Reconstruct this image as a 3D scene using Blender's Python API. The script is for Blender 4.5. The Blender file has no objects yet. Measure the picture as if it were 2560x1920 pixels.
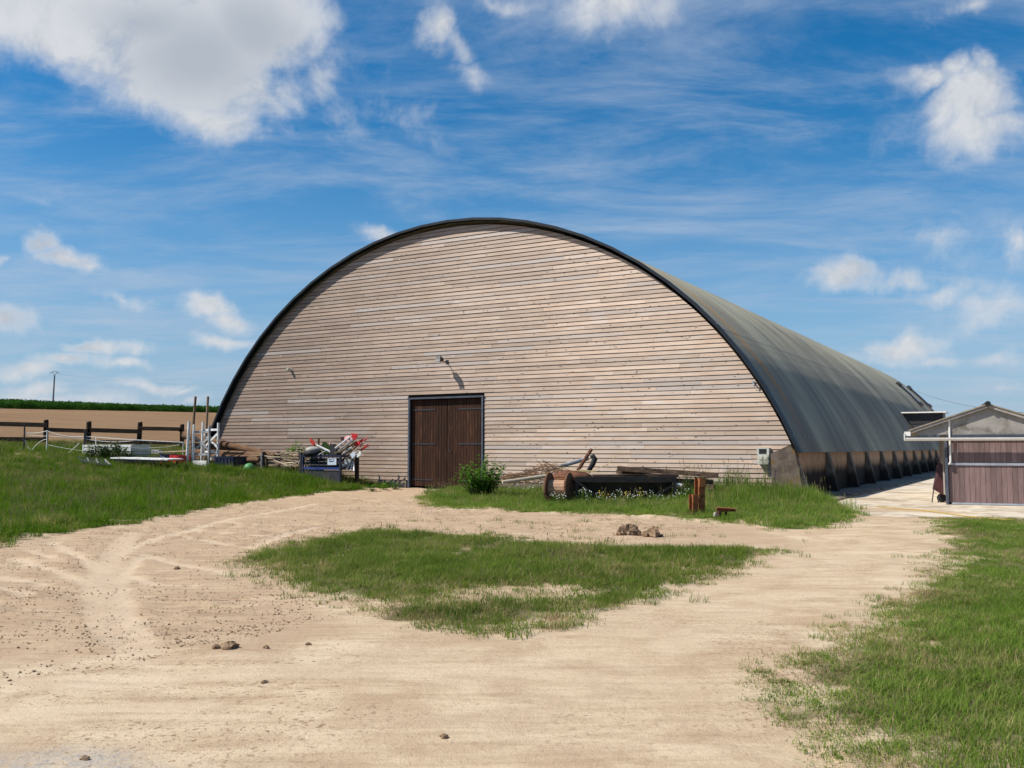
import bpy, math, random
import numpy as np
from mathutils import Matrix, Vector, Euler

random.seed(7); RNG = np.random.default_rng(7)
SC = bpy.context.scene
COL = SC.collection

# ------------------------------------------------------------------ camera
FPX, HZ, CAMH = 2304.0, 1120.0, 1.6            # focal length and horizon in pixels of the 2560 x 1920 photograph
PITCH = math.atan((HZ - 960) / FPX)
cd = bpy.data.cameras.new('camera'); cam = bpy.data.objects.new('camera', cd); COL.objects.link(cam)
cd.sensor_width = 36.0; cd.lens = 36.0 * FPX / 2560; cd.clip_start = 0.1; cd.clip_end = 6000
cam.location = (0, 0, CAMH); cam.rotation_euler = (math.pi / 2 + PITCH, 0, 0)
SC.camera = cam

# ------------------------------------------------------------------ light
YAW = math.radians(30.1)                        # the hall's long axis, right of the view direction
U = np.array([math.sin(YAW), math.cos(YAW), 0.0]); V = np.array([math.cos(YAW), -math.sin(YAW), 0.0])
SUN_EL = math.radians(47); PHI = math.radians(49)
sh = -U * math.cos(PHI) - V * math.sin(PHI)
SUN = np.array([sh[0] * math.cos(SUN_EL), sh[1] * math.cos(SUN_EL), math.sin(SUN_EL)])
sl = bpy.data.lights.new('sun', 'SUN'); sun = bpy.data.objects.new('sun', sl); COL.objects.link(sun)
sl.energy = 5.0; sl.angle = math.radians(0.53); sl.color = (1.0, 0.94, 0.84)
sun.rotation_euler = Vector(-SUN).to_track_quat('-Z', 'Y').to_euler()
SC.view_settings.view_transform = 'Standard'; SC.view_settings.look = 'None'
SC.view_settings.exposure = 0.28; SC.view_settings.gamma = 1.0; SC.view_settings.use_curve_mapping = False
SC.cycles.max_bounces = 6; SC.cycles.transparent_max_bounces = 8

# ------------------------------------------------------------------ pixel helpers (a pixel gives a direction, a surface gives the distance)
CAMP = np.array([0, 0, CAMH])
def ray(px, py):
    x = (px - 1280) / FPX; y = (960 - py) / FPX
    return np.array([x, math.cos(PITCH) - y * math.sin(PITCH), math.sin(PITCH) + y * math.cos(PITCH)])
def gnd(px, py, z=0.0):
    d = ray(px, py); return CAMP + d * (z - CAMH) / d[2]
def at_depth(px, py, Y):
    d = ray(px, py); return CAMP + d * Y / d[1]
P0 = gnd(1030, 1221.7)
def fz(px, py, off=0.0):
    """hall coordinates (s along the facade, z) of a pixel on the upright plane `off` metres in front of the facade"""
    P = P0 - U * off; d = ray(px, py); p = CAMP + d * np.dot(P - CAMP, U) / np.dot(d, U)
    return float(np.dot(p - P0, V)), float(p[2])

# ------------------------------------------------------------------ world
w = bpy.data.worlds.new('World'); SC.world = w; w.use_nodes = True
w.cycles.sampling_method = 'MANUAL'; w.cycles.sample_map_resolution = 256
nt = w.node_tree; N = nt.nodes; L = nt.links
for n in list(N): N.remove(n)
def wn(t, **k):
    n = N.new(t)
    for a, b in k.items(): setattr(n, a, b)
    return n
def wmath(op, a, b=None, c=None):
    n = wn('ShaderNodeMath', operation=op)
    for i, v in enumerate((a, b, c)):
        if v is None: continue
        if isinstance(v, (int, float)): n.inputs[i].default_value = v
        else: L.new(v, n.inputs[i])
    return n.outputs[0]
def wstep(v, a, b, lo=0.0, hi=1.0):
    n = wn('ShaderNodeMapRange', interpolation_type='SMOOTHSTEP'); L.new(v, n.inputs[0])
    for i, x in zip((1, 2, 3, 4), (a, b, lo, hi)): n.inputs[i].default_value = x
    return n.outputs[0]
def wmix(f, a, b):
    n = wn('ShaderNodeMix', data_type='RGBA')
    if isinstance(f, float): n.inputs[0].default_value = f
    else: L.new(f, n.inputs[0])
    for i, v in ((6, a), (7, b)):
        if isinstance(v, tuple): n.inputs[i].default_value = v
        else: L.new(v, n.inputs[i])
    return n.outputs[2]
def wnoise(vec, scale, detail, rough=0.55, dist=0.0):
    n = wn('ShaderNodeTexNoise'); n.inputs['Scale'].default_value = scale; n.inputs['Detail'].default_value = detail
    n.inputs['Roughness'].default_value = rough; n.inputs['Distortion'].default_value = dist; L.new(vec, n.inputs['Vector']); return n.outputs[0]
sky = wn('ShaderNodeTexSky', sky_type='NISHITA'); sky.sun_disc = False
sky.sun_elevation = SUN_EL; sky.sun_rotation = math.atan2(SUN[0], SUN[1]); sky.altitude = 0
sky.air_density = 1.0; sky.dust_density = 0.35; sky.ozone_density = 2.6
tc = wn('ShaderNodeTexCoord'); DIR = tc.outputs['Generated']
hs = wn('ShaderNodeHueSaturation'); hs.inputs['Hue'].default_value = 0.497; hs.inputs['Saturation'].default_value = 1.45; hs.inputs['Value'].default_value = 1.14
L.new(sky.outputs[0], hs.inputs['Color'])
CLOUDS = [  # centre and half size in photograph pixels, weight
 (180, 0, 420, 190, 1.1), (440, 110, 330, 215, 1.1), (640, 40, 170, 190, 1.0), (600, 200, 190, 120, .8), (780, 190, 130, 80, .5), (520, 290, 170, 62, .75), (870, 270, 170, 70, .26), (690, 290, 130, 60, .3),
 (1085, 65, 62, 62, .75), (1130, 110, 60, 55, .6), (1185, 172, 85, 50, .5),
 (1540, 10, 150, 75, .75), (1640, 40, 70, 70, .5), (1470, 60, 80, 40, .4), (1240, 5, 80, 38, .5), (810, 45, 60, 45, .32),
 (2430, 255, 105, 110, .9), (2300, 195, 95, 45, .7), (2370, 165, 90, 45, .6), (2480, 165, 45, 60, .65), (2460, 340, 110, 62, .7), (2360, 320, 110, 60, .3),
 (2130, 685, 150, 50, .85), (2230, 700, 110, 42, .6), (2060, 705, 90, 32, .5), (2320, 735, 90, 36, .42), (2265, 872, 85, 38, .75), (2230, 890, 120, 26, .5), (2330, 900, 70, 18, .35),
 (2330, 590, 170, 60, .33), (2480, 780, 100, 55, .4), (2440, 800, 80, 40, .3), (2555, 600, 40, 75, .45), (2510, 895, 60, 26, .4), (2550, 980, 45, 28, .35), (2480, 5, 110, 30, .45),
 (95, 620, 55, 55, .8), (150, 655, 110, 42, .8), (215, 672, 65, 26, .6), (5, 665, 40, 32, .65), (530, 765, 90, 42, .9), (585, 800, 62, 36, .7), (560, 857, 95, 20, .6),
 (240, 862, 95, 26, .85), (170, 893, 130, 30, .8), (40, 915, 110, 32, .65), (320, 905, 52, 16, .55), (20, 795, 95, 42, .8), (60, 815, 60, 26, .6),
 (935, 582, 55, 30, .7), (405, 963, 80, 18, .6), (470, 972, 60, 12, .5), (80, 985, 140, 30, .6), (520, 1005, 45, 16, .5), (330, 745, 80, 18, .35), (100, 1012, 300, 30, .45), (60, 500, 90, 26, .25)]
wc_ = wn('ShaderNodeTexNoise'); wc_.inputs['Scale'].default_value = 13.0; wc_.inputs['Detail'].default_value = 5; L.new(DIR, wc_.inputs['Vector'])
wa_ = wn('ShaderNodeVectorMath', operation='MULTIPLY_ADD'); L.new(wc_.outputs[1], wa_.inputs[0]); wa_.inputs[1].default_value = (.085, .085, .060); wa_.inputs[2].default_value = (-.0425, -.0425, -.030)
wb_ = wn('ShaderNodeVectorMath', operation='ADD'); L.new(DIR, wb_.inputs[0]); L.new(wa_.outputs[0], wb_.inputs[1]); DIRW = wb_.outputs[0]
mx = None
for (px, py, rx, ry, wt) in CLOUDS:
    c = Vector(ray(px, py)).normalized(); r = c.cross(Vector((0, 0, 1))).normalized(); u = r.cross(c)
    R = Matrix((r, c, u)).transposed()
    m = wn('ShaderNodeMapping', vector_type='TEXTURE'); L.new(DIRW, m.inputs[0])
    m.inputs['Location'].default_value = c; m.inputs['Rotation'].default_value = R.to_euler('XYZ')
    m.inputs['Scale'].default_value = (rx / FPX * 1.12, 0.8, ry / FPX * 1.12)
    ln = wn('ShaderNodeVectorMath', operation='LENGTH'); L.new(m.outputs[0], ln.inputs[0])
    d = wmath('MULTIPLY_ADD', ln.outputs['Value'], -wt, wt)
    mx = d if mx is None else wmath('MAXIMUM', mx, d)
sep = wn('ShaderNodeSeparateXYZ'); L.new(DIR, sep.inputs[0])
gen = wmath('MULTIPLY_ADD', wnoise(DIR, 2.6, 3), 3.0, -1.75)                     # fair-weather clouds over the rest of the sky
gen = wmath('SUBTRACT', gen, wstep(sep.outputs[1], 0.25, 0.6, 0.0, 3.0))
mx = wmath('MAXIMUM', wmath('MAXIMUM', mx, gen), -1.0)
nz = wnoise(DIR, 10.0, 12, 0.64, 0.3)
dens = wmath('ADD', mx, wmath('MULTIPLY_ADD', nz, 1.9, -0.95))
alpha = wmath('MULTIPLY', wstep(dens, 0.02, 0.72), wstep(mx, -0.1, 0.55, 0.62, 0.97))
zz = wmath('MAXIMUM', wmath('ADD', sep.outputs[2], 0.10), 0.04)
cx = wmath('DIVIDE', sep.outputs[0], zz); cy = wmath('DIVIDE', sep.outputs[1], zz)
cb = wn('ShaderNodeCombineXYZ'); L.new(cx, cb.inputs[0]); L.new(cy, cb.inputs[1])
cm = wn('ShaderNodeMapping'); cm.inputs['Rotation'].default_value = (0, 0, 0.5); cm.inputs['Scale'].default_value = (0.75, 1.6, 1); L.new(cb.outputs[0], cm.inputs[0])
cir = wmath('MULTIPLY', wstep(wnoise(cm.outputs[0], 1.5, 12, 0.66, 0.35), 0.38, 0.74), wstep(wnoise(cb.outputs[0], 0.55, 3), 0.30, 0.55, 0.25, 1.0))
cir = wmath('MULTIPLY', cir, 0.62)
nsh = wnoise(DIR, 6.0, 8, 0.55)
gm_ = None                                                                        # thick, shaded body of the one big cloud
for (px, py, rx, ry) in ((500, 150, 300, 150), (640, 90, 150, 130), (350, 60, 200, 90)):
    c = Vector(ray(px, py)).normalized(); r = c.cross(Vector((0, 0, 1))).normalized(); u = r.cross(c)
    m = wn('ShaderNodeMapping', vector_type='TEXTURE'); L.new(DIR, m.inputs[0]); m.inputs['Location'].default_value = c
    m.inputs['Rotation'].default_value = Matrix((r, c, u)).transposed().to_euler('XYZ'); m.inputs['Scale'].default_value = (rx / FPX, 0.8, ry / FPX)
    ln = wn('ShaderNodeVectorMath', operation='LENGTH'); L.new(m.outputs[0], ln.inputs[0]); d = wmath('MULTIPLY_ADD', ln.outputs['Value'], -1.0, 1.0)
    gm_ = d if gm_ is None else wmath('MAXIMUM', gm_, d)
grey = wmath('MAXIMUM', wstep(wmath('ADD', gm_, wmath('MULTIPLY_ADD', nsh, 1.2, -0.62)), -0.1, 0.95), wmath('MULTIPLY', wstep(nz, 0.62, 0.36, 0.0, 0.8), wstep(dens, 0.3, 0.55)))
CW = 6.9
ccol = wmix(grey, (CW * .97, CW, CW * 1.05, 1), (CW * .64, CW * .70, CW * .79, 1))
hazef = wstep(sep.outputs[2], -0.05, 0.34, 0.85, 0.0)
base = wmix(hazef, hs.outputs[0], (2.45, 3.95, 6.1, 1))
c1 = wmix(cir, base, (4.6, 5.4, 6.6, 1))
c2 = wmix(alpha, c1, ccol)
bg = wn('ShaderNodeBackground'); L.new(c2, bg.inputs[0]); bg.inputs[1].default_value = 0.086
out = wn('ShaderNodeOutputWorld'); L.new(bg.outputs[0], out.inputs[0])

# ------------------------------------------------------------------ materials
MATS = {}
class NB:
    """small node builder"""
    def __init__(s, name):
        s.m = bpy.data.materials.new(name); s.m.use_nodes = True; s.t = s.m.node_tree; s.t.nodes.clear()
        s.o = s.t.nodes.new('ShaderNodeOutputMaterial'); s.p = s.t.nodes.new('ShaderNodeBsdfPrincipled'); s.link(s.p.outputs[0], s.o.inputs[0])
        MATS[name] = s.m
    def n(s, t, **k):
        x = s.t.nodes.new(t)
        for a, b in k.items(): setattr(x, a, b)
        return x
    def link(s, a, b): s.t.links.new(a, b)
    def set(s, sock, v):
        if isinstance(v, bpy.types.NodeSocket): s.link(v, sock)
        elif isinstance(v, (tuple, list)) and len(v) == 3 and sock.type == 'RGBA': sock.default_value = (*v, 1)
        else: sock.default_value = v
    def math(s, op, a, b=None, c=None, clamp=False):
        x = s.n('ShaderNodeMath', operation=op, use_clamp=clamp)
        for i, v in enumerate((a, b, c)):
            if v is not None: s.set(x.inputs[i], v)
        return x.outputs[0]
    def step(s, v, a, b, lo=0.0, hi=1.0):
        x = s.n('ShaderNodeMapRange', interpolation_type='SMOOTHSTEP')
        for i, q in enumerate((v, a, b, lo, hi)): s.set(x.inputs[i], q)
        return x.outputs[0]
    def mix(s, f, a, b, mode='MIX'):
        x = s.n('ShaderNodeMix', data_type='RGBA', blend_type=mode); s.set(x.inputs[0], f); s.set(x.inputs[6], a); s.set(x.inputs[7], b); return x.outputs[2]
    def noise(s, vec, scale, detail=4, rough=0.55, dist=0.0, col=False):
        x = s.n('ShaderNodeTexNoise'); s.set(x.inputs['Scale'], scale); s.set(x.inputs['Detail'], detail); s.set(x.inputs['Roughness'], rough); s.set(x.inputs['Distortion'], dist)
        if vec is not None: s.link(vec, x.inputs['Vector'])
        return x.outputs[1 if col else 0]
    def obj(s): return s.n('ShaderNodeTexCoord').outputs['Object']
    def pos(s): return s.n('ShaderNodeNewGeometry').outputs['Position']
    def rnd(s): return s.n('ShaderNodeObjectInfo').outputs['Random']
    def attr(s, name): return s.n('ShaderNodeAttribute', attribute_name=name).outputs['Fac']
    def mapv(s, v, scale=(1, 1, 1), rot=(0, 0, 0), loc=(0, 0, 0)):
        x = s.n('ShaderNodeMapping'); x.inputs['Scale'].default_value = scale; x.inputs['Rotation'].default_value = rot; x.inputs['Location'].default_value = loc; s.link(v, x.inputs[0]); return x.outputs[0]
    def vadd(s, a, b):
        x = s.n('ShaderNodeVectorMath', operation='ADD'); s.set(x.inputs[0], a); s.set(x.inputs[1], b); return x.outputs[0]
    def bump(s, h, strength=0.3, dist=0.02):
        x = s.n('ShaderNodeBump'); x.inputs['Strength'].default_value = strength; x.inputs['Distance'].default_value = dist; s.link(h, x.inputs['Height']); s.link(x.outputs[0], s.p.inputs['Normal'])
    def fin(s, col, rough=0.8, spec=0.3, metal=0.0):
        s.set(s.p.inputs['Base Color'], col); s.set(s.p.inputs['Roughness'], rough); s.set(s.p.inputs['Specular IOR Level'], spec); s.set(s.p.inputs['Metallic'], metal); return s.m

def worn(name, a, b, scale=6, rough=0.75, spec=0.3, metal=0.0, rust=None, rustamt=0.5, bump=0.25, rand=0.15, stretch=(1, 1, 1)):
    """a two-tone surface with wear: colour a to b by noise, optional third colour in patches, each copy a little different"""
    s = NB(name); v = s.vadd(s.mapv(s.obj(), stretch), s.mix(1.0, (0, 0, 0), s.rnd(), 'ADD'))
    n1 = s.noise(v, scale, 6, 0.6); c = s.mix(s.step(n1, 0.32, 0.68), a, b)
    if rust:
        n2 = s.noise(v, scale * 0.45, 7, 0.65, 0.3); c = s.mix(s.step(n2, 0.62 - rustamt * 0.3, 0.74 - rustamt * 0.3), c, rust)
    k = s.math('MULTIPLY_ADD', s.rnd(), 2 * rand, 1 - rand); c = s.mix(1.0, c, s.mix(1.0, (0, 0, 0), k, 'ADD'), 'MULTIPLY')
    s.bump(s.noise(v, scale * 3, 5, 0.6), bump, 0.01)
    return s.fin(c, rough, spec, metal)

def m_board():
    s = NB('larch_board'); o = s.obj(); r = s.rnd()
    sh_ = s.n('ShaderNodeCombineXYZ'); s.set(sh_.inputs[0], s.math('MULTIPLY', r, 331.0)); s.set(sh_.inputs[2], s.math('MULTIPLY', r, 77.0))
    v = s.vadd(o, sh_.outputs[0])
    g = s.noise(s.mapv(v, (0.55, 1, 14)), 3.0, 7, 0.62, 0.4)
    g2 = s.noise(s.mapv(v, (1.2, 1, 4)), 1.1, 4, 0.5)
    c = s.mix(s.step(g2, 0.3, 0.7), (0.365, 0.262, 0.190), (0.425, 0.325, 0.250))
    c = s.mix(s.step(g, 0.45, 0.75, 0.0, 0.6), c, (0.31, 0.208, 0.15))
    # silvering: patches that bleach greyer, all over the wall
    bl = s.noise(s.mapv(v, (0.9, 1, 3.5)), 0.9, 5, 0.6)
    c = s.mix(s.step(bl, 0.50, 0.72, 0.0, 0.75), c, (0.43, 0.375, 0.335))
    ws = s.noise(s.mapv(o, (0.13, 1, 0.25)), 1.0, 3, 0.5)
    c = s.mix(s.step(ws, 0.40, 0.66, 0.0, 0.35), c, (0.29, 0.205, 0.15))
    sx = s.n('ShaderNodeSeparateXYZ'); s.link(o, sx.inputs[0])          # bleaching and the boards' sun sheen painted in together, lighter towards the right end
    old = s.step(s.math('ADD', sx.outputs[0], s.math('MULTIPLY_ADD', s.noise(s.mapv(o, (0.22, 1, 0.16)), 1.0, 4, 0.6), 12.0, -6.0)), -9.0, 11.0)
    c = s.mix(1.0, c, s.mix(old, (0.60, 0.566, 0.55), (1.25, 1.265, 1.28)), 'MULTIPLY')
    r2 = s.math('FRACT', s.math('MULTIPLY', r, 17.31))
    c = s.mix(1.0, c, s.mix(1.0, (0, 0, 0), s.math('MULTIPLY_ADD', r2, 0.38, 0.81), 'ADD'), 'MULTIPLY')
    c = s.mix(s.step(s.math('FRACT', s.math('MULTIPLY', r, 91.7)), 0.80, 1.0, 0.0, 0.5), c, (0.37, 0.345, 0.335))
    # knots
    vo = s.n('ShaderNodeTexVoronoi', feature='F1'); vo.inputs['Scale'].default_value = 3.1; vo.inputs['Randomness'].default_value = 1.0; s.link(s.mapv(v, (1, 0.01, 2.2)), vo.inputs['Vector'])
    kn = s.math('MULTIPLY', s.step(vo.outputs['Distance'], 0.09, 0.19, 1.0, 0.0), s.step(s.noise(s.mapv(v, (0.4, 1, 2)), 1.3, 2), 0.36, 0.52))
    c = s.mix(s.math('MULTIPLY', kn, 0.85), c, (0.075, 0.05, 0.04))
    vk = s.n('ShaderNodeTexVoronoi', feature='F1'); vk.inputs['Scale'].default_value = 2.3; s.link(s.mapv(v, (1, 0.01, 1.3), loc=(3, 0, 7)), vk.inputs['Vector'])
    c = s.mix(s.step(vk.outputs['Distance'], 0.04, 0.11, 0.55, 0.0), c, (0.62, 0.52, 0.42))
    s.bump(g, 0.35, 0.006)
    return s.fin(c, s.step(g, 0.3, 0.7, 0.42, 0.6), 0.45)

def m_roof():
    s = NB('fibre_cement_sheet'); g = s.n('ShaderNodeNewGeometry').outputs['Position']
    # arch coordinates of the hall
    tr = s.n('ShaderNodeVectorMath', operation='SUBTRACT'); s.link(g, tr.inputs[0]); tr.inputs[1].default_value = tuple(P0)
    ds = s.n('ShaderNodeVectorMath', operation='DOT_PRODUCT'); s.link(tr.outputs[0], ds.inputs[0]); ds.inputs[1].default_value = tuple(V)
    dt = s.n('ShaderNodeVectorMath', operation='DOT_PRODUCT'); s.link(tr.outputs[0], dt.inputs[0]); dt.inputs[1].default_value = tuple(U)
    sp = s.n('ShaderNodeSeparateXYZ'); s.link(tr.outputs[0], sp.inputs[0])
    ang = s.math('ARCTAN2', s.math('SUBTRACT', ds.outputs['Value'], 1.77), s.math('ADD', sp.outputs[2], 3.874))
    T = dt.outputs['Value']
    cb_ = s.n('ShaderNodeCombineXYZ'); s.link(T, cb_.inputs[0]); s.link(s.math('MULTIPLY', ang, 14.3), cb_.inputs[1]); q = cb_.outputs[0]
    st = s.noise(s.mapv(q, (2.4, 0.10, 1)), 1.0, 6, 0.62)            # runs of water down the sheets
    st2 = s.noise(s.mapv(q, (0.28, 0.07, 1)), 1.0, 4, 0.55)
    bl = s.noise(q, 0.35, 5, 0.6); fi = s.noise(q, 5.0, 5, 0.7)
    c = s.mix(s.step(st, 0.35, 0.66), (0.305, 0.30, 0.228), (0.43, 0.415, 0.31))
    c = s.mix(s.step(st2, 0.40, 0.58, 0.0, 0.8), c, (0.175, 0.162, 0.138))
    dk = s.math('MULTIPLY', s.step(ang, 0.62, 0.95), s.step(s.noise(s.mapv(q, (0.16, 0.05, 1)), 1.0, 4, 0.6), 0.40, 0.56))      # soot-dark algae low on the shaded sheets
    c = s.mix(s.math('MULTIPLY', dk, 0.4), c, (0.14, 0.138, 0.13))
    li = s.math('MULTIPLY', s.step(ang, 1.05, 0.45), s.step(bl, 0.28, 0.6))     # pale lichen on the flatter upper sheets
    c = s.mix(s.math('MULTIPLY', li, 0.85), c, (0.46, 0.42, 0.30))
    og = s.math('MULTIPLY', s.step(s.math('ABSOLUTE', s.math('SUBTRACT', s.math('ADD', T, s.math('MULTIPLY', s.noise(s.mapv(q, (0, 0.6, 0)), 1, 3), 0.5)), 2.0)), 0.10, 0.55, 1.0, 0.0), s.step(s.noise(q, 2.2, 5, 0.7), 0.36, 0.52))
    og = s.math('MULTIPLY', og, s.step(ang, 1.2, 0.95))
    c = s.mix(s.math('MULTIPLY', og, 0.62), c, (0.46, 0.24, 0.08))
    sp_ = s.math('MULTIPLY', s.step(fi, 0.62, 0.72), s.step(ang, 1.2, 0.5))
    c = s.mix(s.math('MULTIPLY', sp_, 0.4), c, (0.33, 0.27, 0.16))
    s.bump(fi, 0.2, 0.006)
    return s.fin(c, s.step(st, 0.3, 0.7, 0.6, 0.8), 0.14)

def m_ground():
    s = NB('yard_earth'); p = s.pos(); gr = s.attr('grass'); tk = s.attr('track'); asp = s.attr('asphalt'); dmp = s.attr('damp')
    n1 = s.noise(p, 0.55, 6, 0.6, 0.3); n2 = s.noise(s.mapv(p, (0.7, 2.6, 1)), 1.6, 7, 0.65, 0.4); n3 = s.noise(p, 16.0, 8, 0.72); n4 = s.noise(p, 70.0, 4, 0.7); n5 = s.noise(p, 1.7, 5, 0.6, 0.5); rg_ = s.attr('crumbly')
    c = s.mix(s.step(n1, 0.30, 0.66), (0.515, 0.388, 0.252), (0.635, 0.508, 0.352))
    c = s.mix(s.step(n2, 0.42, 0.70, 0.0, 0.55), c, (0.36, 0.245, 0.15))
    c = s.mix(s.step(n5, 0.44, 0.62, 0.0, 0.45), c, (0.385, 0.262, 0.165))
    n6 = s.noise(s.mapv(p, (0.5, 8.0, 1), (0, 0, 0.08)), 1.5, 6, 0.6, 0.3)      # harrow and tyre lines
    c = s.mix(s.step(n6, 0.50, 0.66, 0.0, 0.38), c, (0.37, 0.255, 0.16))
    crm = s.math('MULTIPLY', s.step(s.noise(p, 26.0, 6, 0.7, 0.6), 0.53, 0.63), s.math('MULTIPLY_ADD', rg_, 0.62, 0.34))
    c = s.mix(crm, c, (0.25, 0.158, 0.095))
    c = s.mix(s.step(n4, 0.58, 0.75, 0.0, 0.28), c, (0.28, 0.185, 0.115))
    n7 = s.noise(s.mapv(p, (0.45, 13.0, 1), (0, 0, -0.10)), 1.3, 5, 0.62, 0.25)
    c = s.mix(s.math('MULTIPLY', dmp, s.step(n2, 0.25, 0.6, 0.35, 0.70)), c, (0.43, 0.305, 0.20))
    c = s.mix(s.math('MULTIPLY', dmp, s.step(n7, 0.48, 0.64, 0.0, 0.55)), c, (0.31, 0.205, 0.13))
    c = s.mix(s.math('MULTIPLY', tk, s.step(n3, 0.3, 0.7, 0.9, 0.45)), c, (0.62, 0.49, 0.345))
    ac = s.mix(s.step(n4, 0.4, 0.6), (0.30, 0.285, 0.27), (0.42, 0.40, 0.37))
    c = s.mix(s.math('MULTIPLY', asp, s.step(n3, 0.36, 0.62, 0.1, 0.75)), c, ac)
    gc = s.mix(s.step(n3, 0.35, 0.7), (0.07, 0.075, 0.026), (0.20, 0.165, 0.082))
    c = s.mix(s.step(s.math('ADD', gr, s.math('MULTIPLY_ADD', n3, 0.9, -0.45)), 0.25, 0.85, 0.0, 0.92), c, gc)
    s.bump(s.math('ADD', s.math('MULTIPLY', n3, 0.8), s.math('MULTIPLY_ADD', n4, 0.4, s.math('MULTIPLY', n2, 0.6))), 0.55, 0.04)
    return s.fin(c, 0.95, 0.1)

def m_field():
    s = NB('field_soil'); p = s.pos(); q = s.mapv(p, (1, 1, 1), (0, 0, 0.52))
    n1 = s.noise(s.mapv(q, (0.05, 0.6, 1)), 1.0, 6, 0.6); n3 = s.noise(p, 5.0, 7, 0.75); n2 = s.noise(p, 0.08, 4, 0.55)
    c = s.mix(s.step(n1, 0.3, 0.7), (0.205, 0.124, 0.066), (0.265, 0.165, 0.09))
    c = s.mix(s.step(n3, 0.5, 0.72, 0, 0.55), c, (0.13, 0.08, 0.045)); c = s.mix(s.step(n2, 0.4, 0.7, 0, 0.35), c, (0.28, 0.185, 0.105))
    s.bump(n3, 0.7, 0.12); return s.fin(c, 0.95, 0.08)

def m_leaf(name, a, b, dry=None, dryamt=0.0, trans=0.35, spread=0.35, rough=0.65):
    s = NB(name); r = s.rnd(); p = s.pos()
    c = s.mix(r, a, b)
    if dry:
        c = s.mix(s.step(s.math('ADD', s.noise(p, 0.45, 4, 0.6), s.math('MULTIPLY_ADD', s.math('FRACT', s.math('MULTIPLY', r, 37.7)), 0.5, -0.25)), 0.70 - dryamt * 0.4, 0.95 - dryamt * 0.4), c, dry)
    k = s.math('MULTIPLY_ADD', s.noise(p, 0.9, 3), 2 * spread, 1 - spread)
    k2 = s.math('MULTIPLY_ADD', s.noise(p, 7.0, 2), 0.5, 0.75)
    c = s.mix(1.0, c, s.mix(1.0, (0, 0, 0), s.math('MULTIPLY', k, k2), 'ADD'), 'MULTIPLY')
    s.fin(c, rough, 0.05)
    if trans > 0:
        t = s.n('ShaderNodeBsdfTranslucent'); s.link(c, t.inputs[0]); mxs = s.n('ShaderNodeMixShader'); mxs.inputs[0].default_value = trans
        s.link(s.p.outputs[0], mxs.inputs[1]); s.link(t.outputs[0], mxs.inputs[2]); s.link(mxs.outputs[0], s.o.inputs[0])
    return s.m

def m_concrete_base():
    s = NB('bay_render'); o = s.obj(); sp = s.n('ShaderNodeSeparateXYZ'); s.link(o, sp.inputs[0]); n = s.noise(o, 2.2, 6, 0.65); n2 = s.noise(s.mapv(o, (1, 4, 0.5)), 1.0, 5)
    c = s.mix(s.step(n, 0.3, 0.7), (0.36, 0.215, 0.118), (0.47, 0.315, 0.20))
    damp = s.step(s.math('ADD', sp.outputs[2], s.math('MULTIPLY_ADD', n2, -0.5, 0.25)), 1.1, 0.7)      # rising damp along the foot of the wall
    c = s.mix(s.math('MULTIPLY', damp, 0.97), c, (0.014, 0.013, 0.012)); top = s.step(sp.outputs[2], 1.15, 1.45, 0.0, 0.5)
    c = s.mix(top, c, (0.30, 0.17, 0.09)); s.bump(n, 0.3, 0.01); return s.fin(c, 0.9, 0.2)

def m_buttress():
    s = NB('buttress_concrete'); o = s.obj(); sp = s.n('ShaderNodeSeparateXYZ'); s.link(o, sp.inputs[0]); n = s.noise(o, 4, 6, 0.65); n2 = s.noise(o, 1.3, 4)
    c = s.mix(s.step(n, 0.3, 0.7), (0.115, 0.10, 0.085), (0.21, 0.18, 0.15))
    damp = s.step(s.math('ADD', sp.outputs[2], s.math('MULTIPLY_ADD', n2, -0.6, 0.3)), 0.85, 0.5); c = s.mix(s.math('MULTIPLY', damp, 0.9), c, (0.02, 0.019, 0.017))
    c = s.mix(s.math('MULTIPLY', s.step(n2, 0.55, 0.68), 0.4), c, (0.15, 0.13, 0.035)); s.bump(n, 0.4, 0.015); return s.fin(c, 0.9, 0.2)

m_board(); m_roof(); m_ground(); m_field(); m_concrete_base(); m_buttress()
worn('pier_concrete', (0.085, 0.064, 0.052), (0.145, 0.115, 0.095), 5, 0.9, 0.2, rust=(0.14, 0.092, 0.035), rustamt=0.3, bump=0.6)
worn('dark_trim', (0.006, 0.010, 0.016), (0.011, 0.017, 0.025), 3, 0.5, 0.3)
worn('backing', (0.02, 0.016, 0.013), (0.035, 0.028, 0.022), 3, 0.9, 0.1)
worn('door_stain', (0.028, 0.012, 0.007), (0.048, 0.021, 0.012), 3.0, 0.7, 0.15, rust=(0.075, 0.034, 0.018), rustamt=0.3, stretch=(9, 9, 0.8), rand=0.28)
worn('iron', (0.012, 0.012, 0.014), (0.03, 0.03, 0.034), 8, 0.55, 0.5)
worn('steel_blue', (0.045, 0.055, 0.075), (0.07, 0.082, 0.11), 5, 0.5, 0.5)
worn('concrete', (0.46, 0.385, 0.29), (0.60, 0.525, 0.42), 1.6, 0.92, 0.15, rust=(0.34, 0.27, 0.19), rustamt=0.4, bump=0.3)
worn('slab_concrete', (0.17, 0.132, 0.098), (0.28, 0.225, 0.175), 3, 0.92, 0.15, bump=0.5)
worn('shed_cladding', (0.165, 0.108, 0.102), (0.215, 0.145, 0.138), 2.5, 0.6, 0.3, rand=0.2, stretch=(6, 6, 1), bump=0.1)
worn('shed_cement', (0.27, 0.245, 0.225), (0.37, 0.34, 0.315), 2.5, 0.9, 0.2, rust=(0.16, 0.14, 0.115), rustamt=0.35)
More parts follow.
